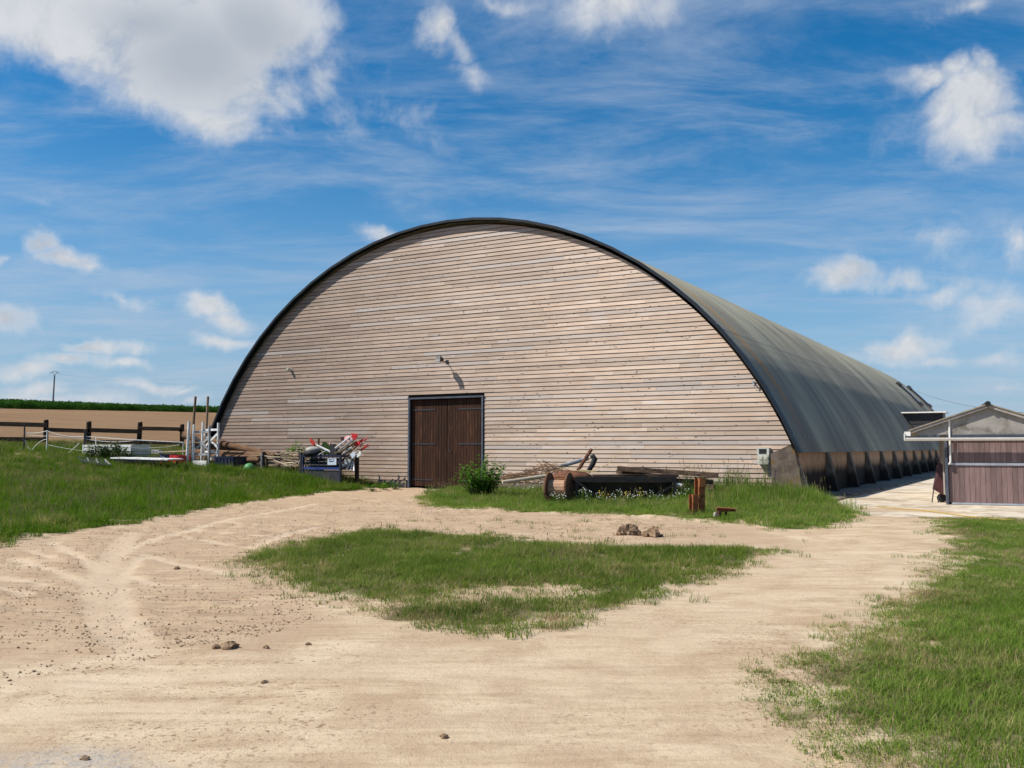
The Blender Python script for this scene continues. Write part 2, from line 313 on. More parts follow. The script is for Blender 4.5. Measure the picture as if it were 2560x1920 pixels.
worn('shed_roof', (0.24, 0.20, 0.15), (0.33, 0.28, 0.22), 4, 0.9, 0.2, rust=(0.20, 0.17, 0.08), rustamt=0.4)
worn('galvanised', (0.30, 0.325, 0.37), (0.40, 0.43, 0.47), 6, 0.45, 0.5, metal=0.2)
worn('white_pvc', (0.72, 0.70, 0.67), (0.82, 0.80, 0.77), 3, 0.4, 0.5)
worn('white_paint', (0.55, 0.55, 0.54), (0.74, 0.74, 0.73), 5, 0.6, 0.35, rust=(0.36, 0.33, 0.29), rustamt=0.22, rand=0.1)
worn('grey_paint', (0.22, 0.225, 0.235), (0.36, 0.37, 0.385), 4, 0.7, 0.3, rust=(0.20, 0.17, 0.14), rustamt=0.4, rand=0.2)
worn('meter_box', (0.42, 0.44, 0.38), (0.52, 0.53, 0.46), 6, 0.5, 0.4)
worn('meter_lid', (0.50, 0.47, 0.38), (0.58, 0.55, 0.46), 6, 0.5, 0.4)
worn('black_glass', (0.008, 0.009, 0.012), (0.012, 0.013, 0.018), 6, 0.15, 0.6)
worn('creosote', (0.022, 0.016, 0.012), (0.05, 0.036, 0.026), 5, 0.85, 0.2, stretch=(0.6, 3, 3), bump=0.5)
worn('sleeper', (0.055, 0.033, 0.022), (0.13, 0.085, 0.06), 4, 0.9, 0.15, rust=(0.20, 0.145, 0.11), rustamt=0.35, stretch=(0.4, 4, 4), bump=0.9)
worn('rust', (0.20, 0.070, 0.026), (0.335, 0.125, 0.045), 6, 0.85, 0.2, rust=(0.11, 0.048, 0.026), rustamt=0.45, bump=0.5)
worn('rust_dark', (0.085, 0.035, 0.020), (0.165, 0.075, 0.042), 6, 0.85, 0.2, bump=0.4)
worn('spool_wood', (0.10, 0.05, 0.028), (0.18, 0.095, 0.055), 4, 0.85, 0.2, stretch=(1, 4, 4), bump=0.5)
worn('spool_drum_wood', (0.34, 0.20, 0.125), (0.45, 0.285, 0.19), 4, 0.85, 0.2, stretch=(1, 6, 6), bump=0.4)
worn('black_steel', (0.010, 0.009, 0.009), (0.024, 0.020, 0.018), 4, 0.6, 0.35, rust=(0.05, 0.028, 0.018), rustamt=0.3)
worn('log_bark', (0.095, 0.052, 0.028), (0.19, 0.115, 0.068), 4, 0.9, 0.15, stretch=(0.4, 3, 3), bump=0.7)
worn('old_wood', (0.165, 0.115, 0.075), (0.32, 0.24, 0.165), 6, 0.9, 0.15, stretch=(0.5, 4, 4), rand=0.4, bump=0.5)
worn('pale_wood', (0.38, 0.31, 0.22), (0.52, 0.45, 0.34), 6, 0.85, 0.2, stretch=(0.5, 4, 4), rand=0.25)
worn('fence_wood', (0.016, 0.011, 0.008), (0.045, 0.032, 0.023), 4, 0.9, 0.15, stretch=(0.5, 3, 3), bump=0.5)
worn('navy', (0.004, 0.008, 0.028), (0.008, 0.014, 0.05), 4, 0.5, 0.45, rust=(0.03, 0.03, 0.05), rustamt=0.3)
worn('blue_paint', (0.008, 0.022, 0.11), (0.014, 0.036, 0.16), 4, 0.5, 0.45)
worn('red_paint', (0.40, 0.010, 0.012), (0.52, 0.022, 0.02), 4, 0.45, 0.5, rust=(0.28, 0.03, 0.02), rustamt=0.3)
worn('faded_red', (0.42, 0.05, 0.03), (0.52, 0.11, 0.07), 4, 0.6, 0.4)
worn('pink_paint', (0.60, 0.27, 0.27), (0.70, 0.42, 0.41), 4, 0.6, 0.4)
worn('green_plastic', (0.06, 0.25, 0.08), (0.10, 0.33, 0.12), 3, 0.5, 0.4)
worn('sack', (0.27, 0.26, 0.235), (0.42, 0.405, 0.37), 4, 0.85, 0.2)
worn('rubber', (0.012, 0.012, 0.013), (0.025, 0.025, 0.027), 5, 0.7, 0.3)
worn('sign_plate', (0.50, 0.58, 0.68), (0.60, 0.67, 0.76), 3, 0.4, 0.4)
worn('sign_ink', (0.012, 0.04, 0.075), (0.02, 0.06, 0.10), 3, 0.5, 0.3)
worn('tape', (0.62, 0.60, 0.55), (0.72, 0.70, 0.66), 3, 0.7, 0.3)
worn('hose', (0.42, 0.28, 0.045), (0.52, 0.36, 0.07), 3, 0.5, 0.4)
worn('twig', (0.20, 0.105, 0.055), (0.33, 0.19, 0.11), 6, 0.9, 0.1, rand=0.3)
worn('clod', (0.30, 0.205, 0.128), (0.47, 0.345, 0.23), 9, 0.97, 0.05, rand=0.25, bump=0.9)
worn('clod_dark', (0.15, 0.095, 0.058), (0.30, 0.21, 0.135), 14, 0.97, 0.05, bump=1.0)
worn('straw', (0.48, 0.36, 0.17), (0.60, 0.47, 0.25), 6, 0.8, 0.2)
worn('pebble', (0.30, 0.26, 0.22), (0.50, 0.45, 0.40), 9, 0.9, 0.1, rand=0.35)
worn('pole_concrete', (0.09, 0.10, 0.115), (0.13, 0.14, 0.155), 4, 0.9, 0.2)
worn('maroon', (0.035, 0.008, 0.009), (0.06, 0.014, 0.015), 4, 0.5, 0.4)
worn('petal_white', (0.75, 0.75, 0.72), (0.82, 0.82, 0.80), 4, 0.7, 0.2)
worn('petal_yellow', (0.55, 0.33, 0.02), (0.62, 0.42, 0.04), 4, 0.7, 0.2)
m_leaf('meadow_grass', (0.054, 0.132, 0.006), (0.125, 0.210, 0.014), (0.32, 0.27, 0.10), 0.24, 0.45)
m_leaf('lawn_grass', (0.110, 0.205, 0.024), (0.210, 0.290, 0.050), (0.38, 0.32, 0.14), 0.22, 0.45)
m_leaf('island_grass', (0.095, 0.170, 0.020), (0.190, 0.245, 0.042), (0.36, 0.30, 0.13), 0.26, 0.45)
m_leaf('seed_head', (0.26, 0.23, 0.10), (0.36, 0.31, 0.15), None, 0, 0.2)
m_leaf('bush_leaf', (0.080, 0.190, 0.022), (0.140, 0.260, 0.040), None, 0, 0.35, rough=0.4)
m_leaf('dark_leaf', (0.028, 0.058, 0.018), (0.055, 0.09, 0.028), None, 0, 0.3)
m_leaf('weed_leaf', (0.075, 0.150, 0.020), (0.130, 0.210, 0.035), None, 0, 0.35)
m_leaf('crop_leaf', (0.028, 0.095, 0.012), (0.055, 0.145, 0.022), None, 0, 0.25, spread=0.25)
m_leaf('dry_grass', (0.26, 0.20, 0.095), (0.38, 0.30, 0.155), None, 0, 0.25)

# ------------------------------------------------------------------ mesh builder
class Frame:
    def __init__(s, o, rz): s.o = np.array(o, float); s.rz = rz; s.c = math.cos(rz); s.s = math.sin(rz)
    def w(s, p): return (s.o[0] + s.c * p[0] - s.s * p[1], s.o[1] + s.s * p[0] + s.c * p[1], s.o[2] + p[2])
HF = Frame(P0, -YAW)                 # hall frame: x along the facade, y into the hall, z up
WF = Frame((0, 0, 0), 0)
ORG = {}
class MB:
    def __init__(s, fr=HF): s.v = []; s.f = []; s.fr = fr; s.sm = False
    def add(s, vs, fs):
        k = len(s.v); s.v += [tuple(map(float, v)) for v in vs]; s.f += [tuple(i + k for i in f) for f in fs]; return s
    def box(s, c, d, rot=None):
        x, y, z = d[0] / 2, d[1] / 2, d[2] / 2
        vs = [Vector((a, b, e)) for a in (-x, x) for b in (-y, y) for e in (-z, z)]
        if rot: M_ = Euler(rot).to_matrix(); vs = [M_ @ q for q in vs]
        return s.add([(q[0] + c[0], q[1] + c[1], q[2] + c[2]) for q in vs], [(0, 1, 3, 2), (4, 6, 7, 5), (0, 4, 5, 1), (2, 3, 7, 6), (0, 2, 6, 4), (1, 5, 7, 3)])
    def bar(s, a, b, wd, th, up=(0, 0, 1)):
        """a rectangular bar from a to b, wd across, th thick"""
        a = Vector(a); b = Vector(b); d = (b - a).normalized(); u = Vector(up)
        x = d.cross(u)
        if x.length < 1e-4: x = d.cross(Vector((1, 0, 0)))
        x.normalize(); y = x.cross(d)
        vs = [p + x * (i * th / 2) + y * (j * wd / 2) for p in (a, b) for i in (-1, 1) for j in (-1, 1)]
        return s.add(vs, [(0, 1, 3, 2), (4, 6, 7, 5), (0, 4, 5, 1), (2, 3, 7, 6), (0, 2, 6, 4), (1, 5, 7, 3)])
    def tube(s, pts, r, n=8, cap=True):
        pts = [Vector(p) for p in pts]; rs = r if isinstance(r, (list, tuple)) else [r] * len(pts); k = len(s.v); vs = []
        x = None
        for i, p in enumerate(pts):
            d = (pts[min(i + 1, len(pts) - 1)] - pts[max(i - 1, 0)]).normalized()
            if x is None:
                x = d.cross(Vector((0, 0, 1)));
                if x.length < 1e-3: x = d.cross(Vector((1, 0, 0)))
            x = (x - d * x.dot(d)).normalized(); y = d.cross(x)
            vs += [p + (x * math.cos(2 * math.pi * j / n) + y * math.sin(2 * math.pi * j / n)) * rs[i] for j in range(n)]
        fs = [(i * n + j, i * n + (j + 1) % n, (i + 1) * n + (j + 1) % n, (i + 1) * n + j) for i in range(len(pts) - 1) for j in range(n)]
        if cap: fs += [tuple(range(n - 1, -1, -1)), tuple((len(pts) - 1) * n + j for j in range(n))]
        return s.add(vs, fs)
    def prism(s, poly, y0, y1):
        """polygon in (x, z), extruded from y0 to y1"""
        n = len(poly); vs = [(p[0], y0, p[1]) for p in poly] + [(p[0], y1, p[1]) for p in poly]
        return s.add(vs, [tuple(range(n)), tuple(range(2 * n - 1, n - 1, -1))] + [(i, i + n, (i + 1) % n + n, (i + 1) % n) for i in range(n)])
    def lathe(s, prof, c, n=20, axis='z'):
        k = []; m = len(prof)
        for (r, h) in prof:
            for j in range(n):
                a = 2 * math.pi * j / n; q = (r * math.cos(a), r * math.sin(a), h)
                if axis == 'x': q = (q[2], q[0], q[1])
                if axis == 'y': q = (q[0], q[2], q[1])
                k.append((q[0] + c[0], q[1] + c[1], q[2] + c[2]))
        fs = [(i * n + j, i * n + (j + 1) % n, (i + 1) * n + (j + 1) % n, (i + 1) * n + j) for i in range(m - 1) for j in range(n)]
        fs += [tuple(range(n - 1, -1, -1)), tuple((m - 1) * n + j for j in range(n))]
        return s.add(k, fs)
    def build(s, name, mat, parent=None, origin=None, smooth=False, **tags):
        me = bpy.data.meshes.new(name)
        if parent is not None:
            o0 = ORG[parent.name]
        else:
            if origin is None:
                a = np.array(s.v); origin = ((a[:, 0].min() + a[:, 0].max()) / 2, (a[:, 1].min() + a[:, 1].max()) / 2, a[:, 2].min())
            o0 = origin
        me.from_pydata([(v[0] - o0[0], v[1] - o0[1], v[2] - o0[2]) for v in s.v], [], s.f); me.update()
        if smooth: me.shade_smooth()
        ob = bpy.data.objects.new(name, me); COL.objects.link(ob)
        if mat: me.materials.append(MATS[mat])
        if parent is not None: ob.parent = parent
        else: ob.location = s.fr.w(o0); ob.rotation_euler = (0, 0, s.fr.rz)
        ORG[ob.name] = o0
        for k, v in tags.items(): ob[k] = v
        return ob
def thing(name, label, cat, org, fr=HF, group=None):
    o = bpy.data.objects.new(name, None); COL.objects.link(o); o.empty_display_size = 0.2
    o.location = fr.w(org); o.rotation_euler = (0, 0, fr.rz); ORG[o.name] = tuple(org); o['label'] = label; o['category'] = cat
    if group: o['group'] = group
    return o
def tag(o, label, cat, group=None):
    o['label'] = label; o['category'] = cat
    if group: o['group'] = group
    return o
def copy_tree(o, parent=None):
    c = o.copy(); COL.objects.link(c); c.parent = parent
    for ch in o.children: copy_tree(ch, c)
    return c

# ------------------------------------------------------------------ noise, terrain
_P = RNG.random((256, 256))
def vnoise(x, y):
    xi = np.floor(x).astype(int); yi = np.floor(y).astype(int); fx = x - xi; fy = y - yi
    fx = fx * fx * (3 - 2 * fx); fy = fy * fy * (3 - 2 * fy)
    g = lambda a, b: _P[a & 255, b & 255]
    return (g(xi, yi) * (1 - fx) + g(xi + 1, yi) * fx) * (1 - fy) + (g(xi, yi + 1) * (1 - fx) + g(xi + 1, yi + 1) * fx) * fy
def fbm(x, y, sc=1.0, oc=4, seed=0):
    t = 0; a = 0.5; f = sc
    for i in range(oc):
        t = t + a * vnoise(x * f + seed * 17.3 + i * 5.1, y * f + seed * 9.7 + i * 3.3); a *= 0.5; f *= 2.03
    return t / (1 - 0.5 ** oc)
def sstep(v, a, b):
    t = np.clip((v - a) / (b - a), 0, 1); return t * t * (3 - 2 * t)
def s_of(x, y): return (x - P0[0]) * V[0] + (y - P0[1]) * V[1]
def t_of(x, y): return (x - P0[0]) * U[0] + (y - P0[1]) * U[1]
QX, QZ = [0, 24, 28, 32, 36, 40, 44, 48, 52, 58, 131, 150, 170, 420, 5000], [0, 0, .06, .15, .42, .67, 1.02, 1.42, 1.72, 2.05, 6.5, 7.05, 6.9, 3.0, 3.0]
def terrain(x, y):
    x = np.asarray(x, float); y = np.asarray(y, float); q = -.5 * x + .866 * y
    g = (np.interp(q - 1.2, QX, QZ) + np.interp(q, QX, QZ) + np.interp(q + 1.2, QX, QZ)) / 3
    g = g + sstep(q, 131, 150) * (1 - sstep(q, 150, 420)) * .7 * np.clip((-47 - x) / 26, 0, 1.5)
    return g * (1 - sstep(s_of(x, y), -6.0, 1.5))
def tz(x, y): return float(terrain(np.array([x]), np.array([y]))[0])
def hall_ground(s, t):
    p = HF.w((s, t, 0)); return tz(p[0], p[1])

def gpoly(pts): return np.array([gnd(*p)[:2] for p in pts])
def inside(poly, x, y):
    r = np.zeros(x.shape, bool); n = len(poly); j = n - 1
    for i in range(n):
        xi, yi = poly[i]; xj, yj = poly[j]
        c = ((yi > y) != (yj > y)) & (x < (xj - xi) * (y - yi) / (yj - yi + 1e-12) + xi); r ^= c; j = i
    return r
LAWN_L = np.vstack([gpoly([(-260, 1430), (0, 1373), (110, 1345), (240, 1321), (330, 1309), (480, 1281), (640, 1255), (780, 1236), (900, 1224), (985, 1218), (1014, 1216)]), [HF.w((-.3, .5, 0))[:2], (-13, 46), (-20, 62), (-120, 62), (-120, 14)]])
STRIP = np.vstack([[HF.w((3.3, .4, 0))[:2], HF.w((2.2, -.6, 0))[:2]], gpoly([(1075, 1232), (1042, 1250), (1110, 1270), (1300, 1279), (1500, 1284), (1690, 1293), (1830, 1308), (1960, 1326), (2080, 1318), (2155, 1298), (2140, 1276), (2070, 1264)]), [HF.w((16.2, -1.5, 0))[:2], HF.w((15.2, .4, 0))[:2]]])
ISLAND = gpoly([(642, 1402), (720, 1376), (850, 1346), (930, 1329), (1050, 1338), (1300, 1352), (1500, 1372), (1700, 1374), (1900, 1372), (1905, 1390), (1800, 1425), (1700, 1450), (1650, 1480), (1550, 1510), (1400, 1545), (1250, 1565), (1050, 1562), (950, 1545), (880, 1510), (760, 1470), (690, 1435)])
_c = ISLAND.mean(0); ISLAND = _c + (ISLAND - _c) * np.array([1.07, 1.06])
BARE = gpoly([(1085, 1502), (1160, 1484), (1300, 1476), (1410, 1470), (1480, 1480), (1430, 1492), (1300, 1496), (1200, 1506), (1120, 1512)])
LAWN_R = np.vstack([gpoly([(2330, 1296), (2350, 1330), (2365, 1370), (2340, 1420), (2275, 1480), (2205, 1540), (2165, 1595), (2035, 1655), (1940, 1728), (1975, 1785), (2060, 1825), (2120, 1870), (2135, 1920)]), [(2.6, 2.5), (3.5, -4), (30, -4), (30, 20)], gpoly([(2900, 1302), (2560, 1299)])])
EDGES = [np.vstack([p_, p_[:1]]) for p_ in (LAWN_L, STRIP, ISLAND, LAWN_R)]
def is_grass(x, y, amp=.28, jit=0.0, seed=0):
    px = x + (fbm(x, y, 1.3, 4, 3) - .5) * 2 * amp; py = y + (fbm(x, y, 1.3, 4, 8) - .5) * 2 * amp
    if jit: px = px + RNG.normal(0, jit, x.shape); py = py + RNG.normal(0, jit, x.shape)
    bare = inside(BARE, px, py)
    return (inside(LAWN_L, px, py), inside(STRIP, px, py), inside(ISLAND, px, py) & ~bare, inside(LAWN_R, px, py))

# wheel and rake marks in the sand, as strips of ground the photograph shows
TRACKS = [([(330, 1330), (300, 1370), (275, 1400), (255, 1440), (250, 1480), (262, 1530), (300, 1590), (360, 1640)], .20), ([(350, 1392), (310, 1430), (300, 1480), (320, 1540), (380, 1610)], .10), ([(275, 1400), (330, 1370), (420, 1335), (560, 1300), (780, 1262)], .13),
 ([(130, 1355), (200, 1395), (262, 1425)], .10), ([(40, 1395), (140, 1425), (230, 1458)], .10), ([(0, 1440), (110, 1460)], .09), ([(0, 1470), (60, 1485)], .09), ([(80, 1375), (150, 1402)], .08),
 ([(360, 1385), (470, 1415), (590, 1435)], .09), ([(300, 1430), (400, 1455), (490, 1462)], .09), ([(430, 1335), (560, 1362), (640, 1375)], .08), ([(480, 1320), (610, 1338), (700, 1345)], .08), ([(640, 1370), (720, 1335), (790, 1318)], .12), ([(540, 1300), (640, 1312), (760, 1312)], .07),
 ([(290, 1475), (340, 1485), (380, 1488)], .08), ([(0, 1800), (200, 1780), (500, 1770)], .09), ([(0, 1812), (300, 1798), (620, 1800)], .05), ([(1400, 1760), (1700, 1610), (2000, 1470), (2180, 1350)], .22), ([(1150, 1720), (1500, 1610), (1800, 1490), (2000, 1400), (2130, 1320)], .22), ([(1000, 1660), (1400, 1580), (1700, 1500), (1950, 1400)], .14), ([(0, 1660), (600, 1650), (1000, 1640)], .16), ([(0, 1725), (700, 1690), (1200, 1680)], .2), ([(900, 1830), (1300, 1790), (1700, 1700)], .16)]
TRACKS = [(gpoly(p), wd, .9 if wd < .135 and max(q[0] for q in p) < 900 else .65 if wd == .20 else .3) for p, wd in TRACKS]
def seg_dist(x, y, poly):
    d = np.full(x.shape, 1e9)
    for a, b in zip(poly[:-1], poly[1:]):
        e = b - a; t = np.clip(((x - a[0]) * e[0] + (y - a[1]) * e[1]) / (e @ e), 0, 1)
        d = np.minimum(d, np.hypot(x - a[0] - t * e[0], y - a[1] - t * e[1]))
    return d
def track_mask(x, y):
    m = np.zeros(x.shape); nn = (fbm(x, y, 3.0, 3, 5) - .5) * .12
    for poly, wd, st_k in TRACKS:
        lo = poly.min(0) - 1; hi = poly.max(0) + 1; k = (x > lo[0]) & (x < hi[0]) & (y > lo[1]) & (y < hi[1])
        if k.any(): m[k] = np.maximum(m[k], st_k * (1 - sstep(seg_dist(x[k], y[k], poly) + nn[k], wd * (.75 if st_k >= .5 else .4), wd * (1.1 if st_k >= .5 else 1.5))))
    return m

def axis(parts):
    o = [parts[0][0]]
    for a, b, st in parts: o += list(np.linspace(o[-1], b, max(2, int(round((b - o[-1]) / st)) + 1))[1:])
    return np.array(o)
gx = axis([(-2500, -400, 300), (-400, -130, 20), (-130, -40, 3), (-40, -14, .35), (-14, 14, .075), (14, 30, .4), (30, 120, 6), (120, 600, 60), (600, 2500, 300)])
gy = axis([(-200, -20, 30), (-20, 0, 2), (0, 3.6, .3), (3.6, 10, .05), (10, 20, .09), (20, 32, .16), (32, 62, .35), (62, 180, 3), (180, 600, 30), (600, 3500, 300)])
X, Y = np.meshgrid(gx, gy); xf = X.ravel(); yf = Y.ravel(); nx, ny = len(gx), len(gy)
gm = np.array(is_grass(xf, yf)).any(0); TK = track_mask(xf, yf)
qf = -.5 * xf + .866 * yf; sf = s_of(xf, yf)
near = (np.abs(xf) < 40) & (yf > -5) & (yf < 62)
dirtm = near & ~gm
zf = terrain(xf, yf)
zf = zf + near * (fbm(xf, yf, .35, 3, 1) - .5) * .10 * (1 - sstep(t_of(xf, yf), -3.0, -.5) * (sf > -1))
rough_ = np.clip(sstep(fbm(xf, yf, .8, 4, 21), .44, .66) + .0, 0, 1) * (1 - .8 * TK)
zf = zf + dirtm * ((fbm(xf, yf, 3.2, 4, 2) - .5) * (.02 + .085 * rough_) + (fbm(xf, yf, 9.0, 2, 6) - .5) * (.010 + .045 * rough_) + (fbm(xf * .35, yf * 1.5, 3.0, 3, 9) - .5) * .085 * (1 - TK) - .012 * TK) * (sf < 15.2)
zf = zf + (gm & near) * ((fbm(xf, yf, 2.0, 3, 4) - .4) * .07)
soil = np.zeros(len(xf))
for i_, e_ in enumerate(EDGES):
    k_ = near & np.array(is_grass(xf, yf)[i_]); dd_ = seg_dist(xf[k_], yf[k_], e_)
    if i_ == 2: dd_ = np.minimum(dd_, seg_dist(xf[k_], yf[k_], np.vstack([BARE, BARE[:1]])))
    soil[k_] = sstep(dd_ + (fbm(xf[k_], yf[k_], 2.2, 4, 61) - .5) * .9, .0, .55) * (.35 + .65 * sstep(fbm(xf[k_], yf[k_], 1.0, 4, 62), .3, .5))
soil[~near & gm] = 1
me_v = np.c_[xf, yf, zf]
ii = (np.arange(ny - 1)[:, None] * nx + np.arange(nx - 1)[None]).ravel()
quads = np.c_[ii, ii + 1, ii + nx + 1, ii + nx]
cxm = me_v[quads].mean(1); qc = -.5 * cxm[:, 0] + .866 * cxm[:, 1]; sc_ = s_of(cxm[:, 0], cxm[:, 1])
cls = np.where(gm[quads].mean(1) > .5, 1, 0)
fieldm = (qc > 53.5) & (sc_ < -9); cls[fieldm] = 2; cls[fieldm & (qc > 131)] = 3
cls[(np.abs(cxm[:, 0]) > 60) & (cls == 0)] = 1
ASP = sstep(1 - (np.hypot((xf + 2.4) / 2.2, (yf - 4.45) / .6)) + (fbm(xf, yf, 1.1, 4, 12) - .5) * 1.2, .0, .5)
RAKED = gpoly([(-400, 1400), (0, 1372), (330, 1308), (700, 1245), (1010, 1217), (1080, 1225), (1045, 1252), (1110, 1272), (1500, 1286), (1900, 1325), (1990, 1360), (1700, 1372), (1050, 1335), (900, 1330), (640, 1405), (900, 1540), (860, 1590), (500, 1625), (0, 1640), (-400, 1640)])
DMP = np.zeros(len(xf))
for i_ in range(6): DMP += inside(RAKED, xf + RNG.normal(0, .25) + (fbm(xf, yf, .9, 3, 13) - .5) * 1.4, yf + RNG.normal(0, .45) + (fbm(xf, yf, .9, 3, 14) - .5) * 1.8) / 6
def ground_part(name, k, mat):
    f = quads[cls == k]; use = np.unique(f); remap = np.full(len(me_v), -1); remap[use] = np.arange(len(use))
    me = bpy.data.meshes.new(name); v = me_v[use]; f = remap[f]
    me.vertices.add(len(v)); me.vertices.foreach_set('co', v.astype(np.float32).ravel())
    me.loops.add(f.size); me.loops.foreach_set('vertex_index', f.astype(np.int32).ravel())
    me.polygons.add(len(f)); me.polygons.foreach_set('loop_start', np.arange(0, f.size, 4, dtype=np.int32)); me.polygons.foreach_set('loop_total', np.full(len(f), 4, np.int32))
    me.update(calc_edges=True); me.shade_smooth()
    for an, arr in (('grass', soil), ('track', TK), ('asphalt', ASP), ('damp', DMP), ('crumbly', rough_)):
        a = me.attributes.new(an, 'FLOAT', 'POINT'); a.data.foreach_set('value', arr[use].astype(np.float32))
    me.materials.append(MATS[mat]); o = bpy.data.objects.new(name, me); COL.objects.link(o); o['kind'] = 'structure'; return o
ground_part('dirt_yard', 0, 'yard_earth'); ground_part('ground', 1, 'yard_earth'); ground_part('ploughed_field', 2, 'field_soil'); ground_part('crop_field_soil', 3, 'field_soil')
GZX, GZY = gx, gy; ZG = zf.reshape(ny, nx)
def gz(x, y):
    """height of the built ground"""
    x = np.asarray(x, float); y = np.asarray(y, float)
    i = np.clip(np.searchsorted(gx, x) - 1, 0, nx - 2); j = np.clip(np.searchsorted(gy, y) - 1, 0, ny - 2)
    a = (x - gx[i]) / (gx[i + 1] - gx[i]); b = (y - gy[j]) / (gy[j + 1] - gy[j])
    return (ZG[j, i] * (1 - a) + ZG[j, i + 1] * a) * (1 - b) + (ZG[j + 1, i] * (1 - a) + ZG[j + 1, i + 1] * a) * b
def gz1(x, y): return float(gz(np.array([x]), np.array([y]))[0])
def hg(s, t):
    p = HF.w((s, t, 0)); return gz1(p[0], p[1])

# ------------------------------------------------------------------ the hall
AC, AZ, AR = 1.77, -3.874, 14.31      # the arch: centre (s, z) and radius
LEN = 62.0; EAVE = 1.46
hall = thing('arched_hall', 'long arched hall with weathered timber board front and grey corrugated roof', 'building', (0, 0, 0))
ANG = math.acos((EAVE - AZ) / AR); NF = 28
def arch(r, k, nf=NF, a=ANG): th = -a + 2 * a * k / nf; return (AC + r * math.sin(th), AZ + r * math.cos(th))
RI = AR - .16
# wall behind the boards, with the door opening
b = MB(); D0, D1, DH = -.17, 3.33, 3.52
pl = [(AC + RI * math.sin(-a_), max(.02, AZ + RI * math.cos(a_))) for a_ in np.linspace(-ANG, ANG, 41)]
pl = [(p[0], p[1]) for p in pl]
left = [(pl[-1][0], .02)]; right = [(pl[0][0], .02)]
b.prism([(D0, .02), (D0, DH), (D1, DH), (D1, .02)] + right + pl + left, .05, .25)
b.build('gable_wall', 'backing', hall)
b = MB(); b.prism(right + pl + left, LEN - .3, LEN - .1); b.build('rear_gable', 'slab_concrete', hall)
# boards
PITCHB = 0.1527; z = .34; row = 0
def s_lim(zz):
    h = RI - .02; d = zz - AZ
    return math.sqrt(max(h * h - d * d, 0)) if d < h else 0
while z < AZ + RI - .06:
    z1 = z + PITCHB; w0 = s_lim(z); w1 = s_lim(min(z1, AZ + RI - .03)); wmin = w1
    spans = [(AC - w0, AC + w0)]
    if z < DH + .03: spans = [(AC - w0, D0 - .035), (D1 + .035, AC + w0)]
    for (a0, a1) in spans:
        cuts = [a0]; ln = random.uniform(1.4, 4.6)
        while cuts[-1] + ln < a1 - 1.2: cuts.append(cuts[-1] + ln); ln = random.uniform(3.6, 5.3)
        cuts.append(a1)
        for c0, c1 in zip(cuts[:-1], cuts[1:]):
            e0 = AC - w1 if c0 <= AC - w0 + 1e-6 else c0; e1 = AC + w1 if c1 >= AC + w0 - 1e-6 else c1
            if c0 > a0: c0 += .0025; e0 += .0025
            if c1 < a1: c1 -= .0025; e1 -= .0025
            if e1 - e0 < .03: e0 = e1 = (c0 + c1) / 2; e0 -= .01; e1 += .01
            dz = random.uniform(-.003, .003); db = random.uniform(-.002, .003); zt = min(z1, AZ + RI - .03) - .015 + dz; zb = z + dz
            yb, yt, yk = -.036 - db, -.014 - db, .045
            m = MB(); m.add([(c0, yb, zb), (c1, yb, zb), (e1, yt, zt), (e0, yt, zt), (c0, yk, zb), (c1, yk, zb), (e1, yk, zt), (e0, yk, zt)],
                            [(0, 1, 2, 3), (4, 7, 6, 5), (0, 4, 5, 1), (3, 2, 6, 7), (0, 3, 7, 4), (1, 5, 6, 2)])
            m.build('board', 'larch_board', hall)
    z = z1
b = MB(); b.box((-5.9, .0, .16), (11.3, .16, .3)); b.build('sill', 'slab_concrete', hall)
b = MB(); b.box((8.9, .0, .16), (11.0, .16, .3)); b.build('sill', 'slab_concrete', hall)
# verge trim along the arch, in straight lengths like the sheets
for k in range(NF):
    p, q = arch(AR + .032, k), arch(AR + .032, k + 1); p2, q2 = arch(AR - .062, k), arch(AR - .062, k + 1)
    m = MB(); m.prism([p, q, q2, p2], -.29, -.235); m2 = [arch(AR + .02, k), arch(AR + .02, k + 1), arch(AR - .03, k + 1), arch(AR - .03, k)]
    m.prism(m2, -.2345, .046); m.build('verge_trim', 'dark_trim', hall)
# roof sheets: seven courses, corrugations running down the slope
SW = 1.06; NSH = int((LEN + .25) / SW); WV = 6; SUB = 6
def sheet_mesh(k, corr=True):
    n = WV * SUB if corr else 1; rows = 8; vs = []; fs = []; ns = []
    for r in range(rows + 1):
        kk = k * 4 + 4 * r / rows; lap = .005 * (r / rows) if k > 3 else .005 * (1 - r / rows) if k < 3 else .006
        if r == rows and 3 <= k < 6: kk += .04
        if r == 0 and 0 < k <= 3: kk -= .04
        th = -ANG + 2 * ANG * kk / NF
        for i in range(n + 1):
            y = i / n * SW; h = .011 * math.cos(2 * math.pi * i / SUB) if corr else 0; dh = -.011 * math.sin(2 * math.pi * i / SUB) * 2 * math.pi / (SW / WV) if corr else 0
            rr = AR - .02 + h + lap; vs.append((AC + rr * math.sin(th), y, AZ + rr * math.cos(th))); ns.append(Vector((math.sin(th), -dh, math.cos(th))).normalized())
    for r in range(rows):
        for i in range(n): a = r * (n + 1) + i; fs.append((a, a + n + 1, a + n + 2, a + 1))
    return vs, fs, ns
for k in range(3, 7):
    vs, fs, ns = sheet_mesh(k); m = MB(); m.add([(v[0], v[1] - .235, v[2]) for v in vs], fs); o = m.build('roof_sheet', 'fibre_cement_sheet', hall, smooth=True); o.data.normals_split_custom_set_from_vertices([tuple(q) for q in ns])
    for j in range(1, NSH):
        c = o.copy(); COL.objects.link(c); c.parent = hall; c.location = (0, j * SW, 0)
m = MB()
for k in range(0, 3):
    vs, fs, ns = sheet_mesh(k, False)
    for j in range(NSH): m.add([(v[0], v[1] - .235 + j * SW, v[2]) for v in vs], fs)
m.build('roof_sheeting', 'fibre_cement_sheet', hall, kind='stuff')
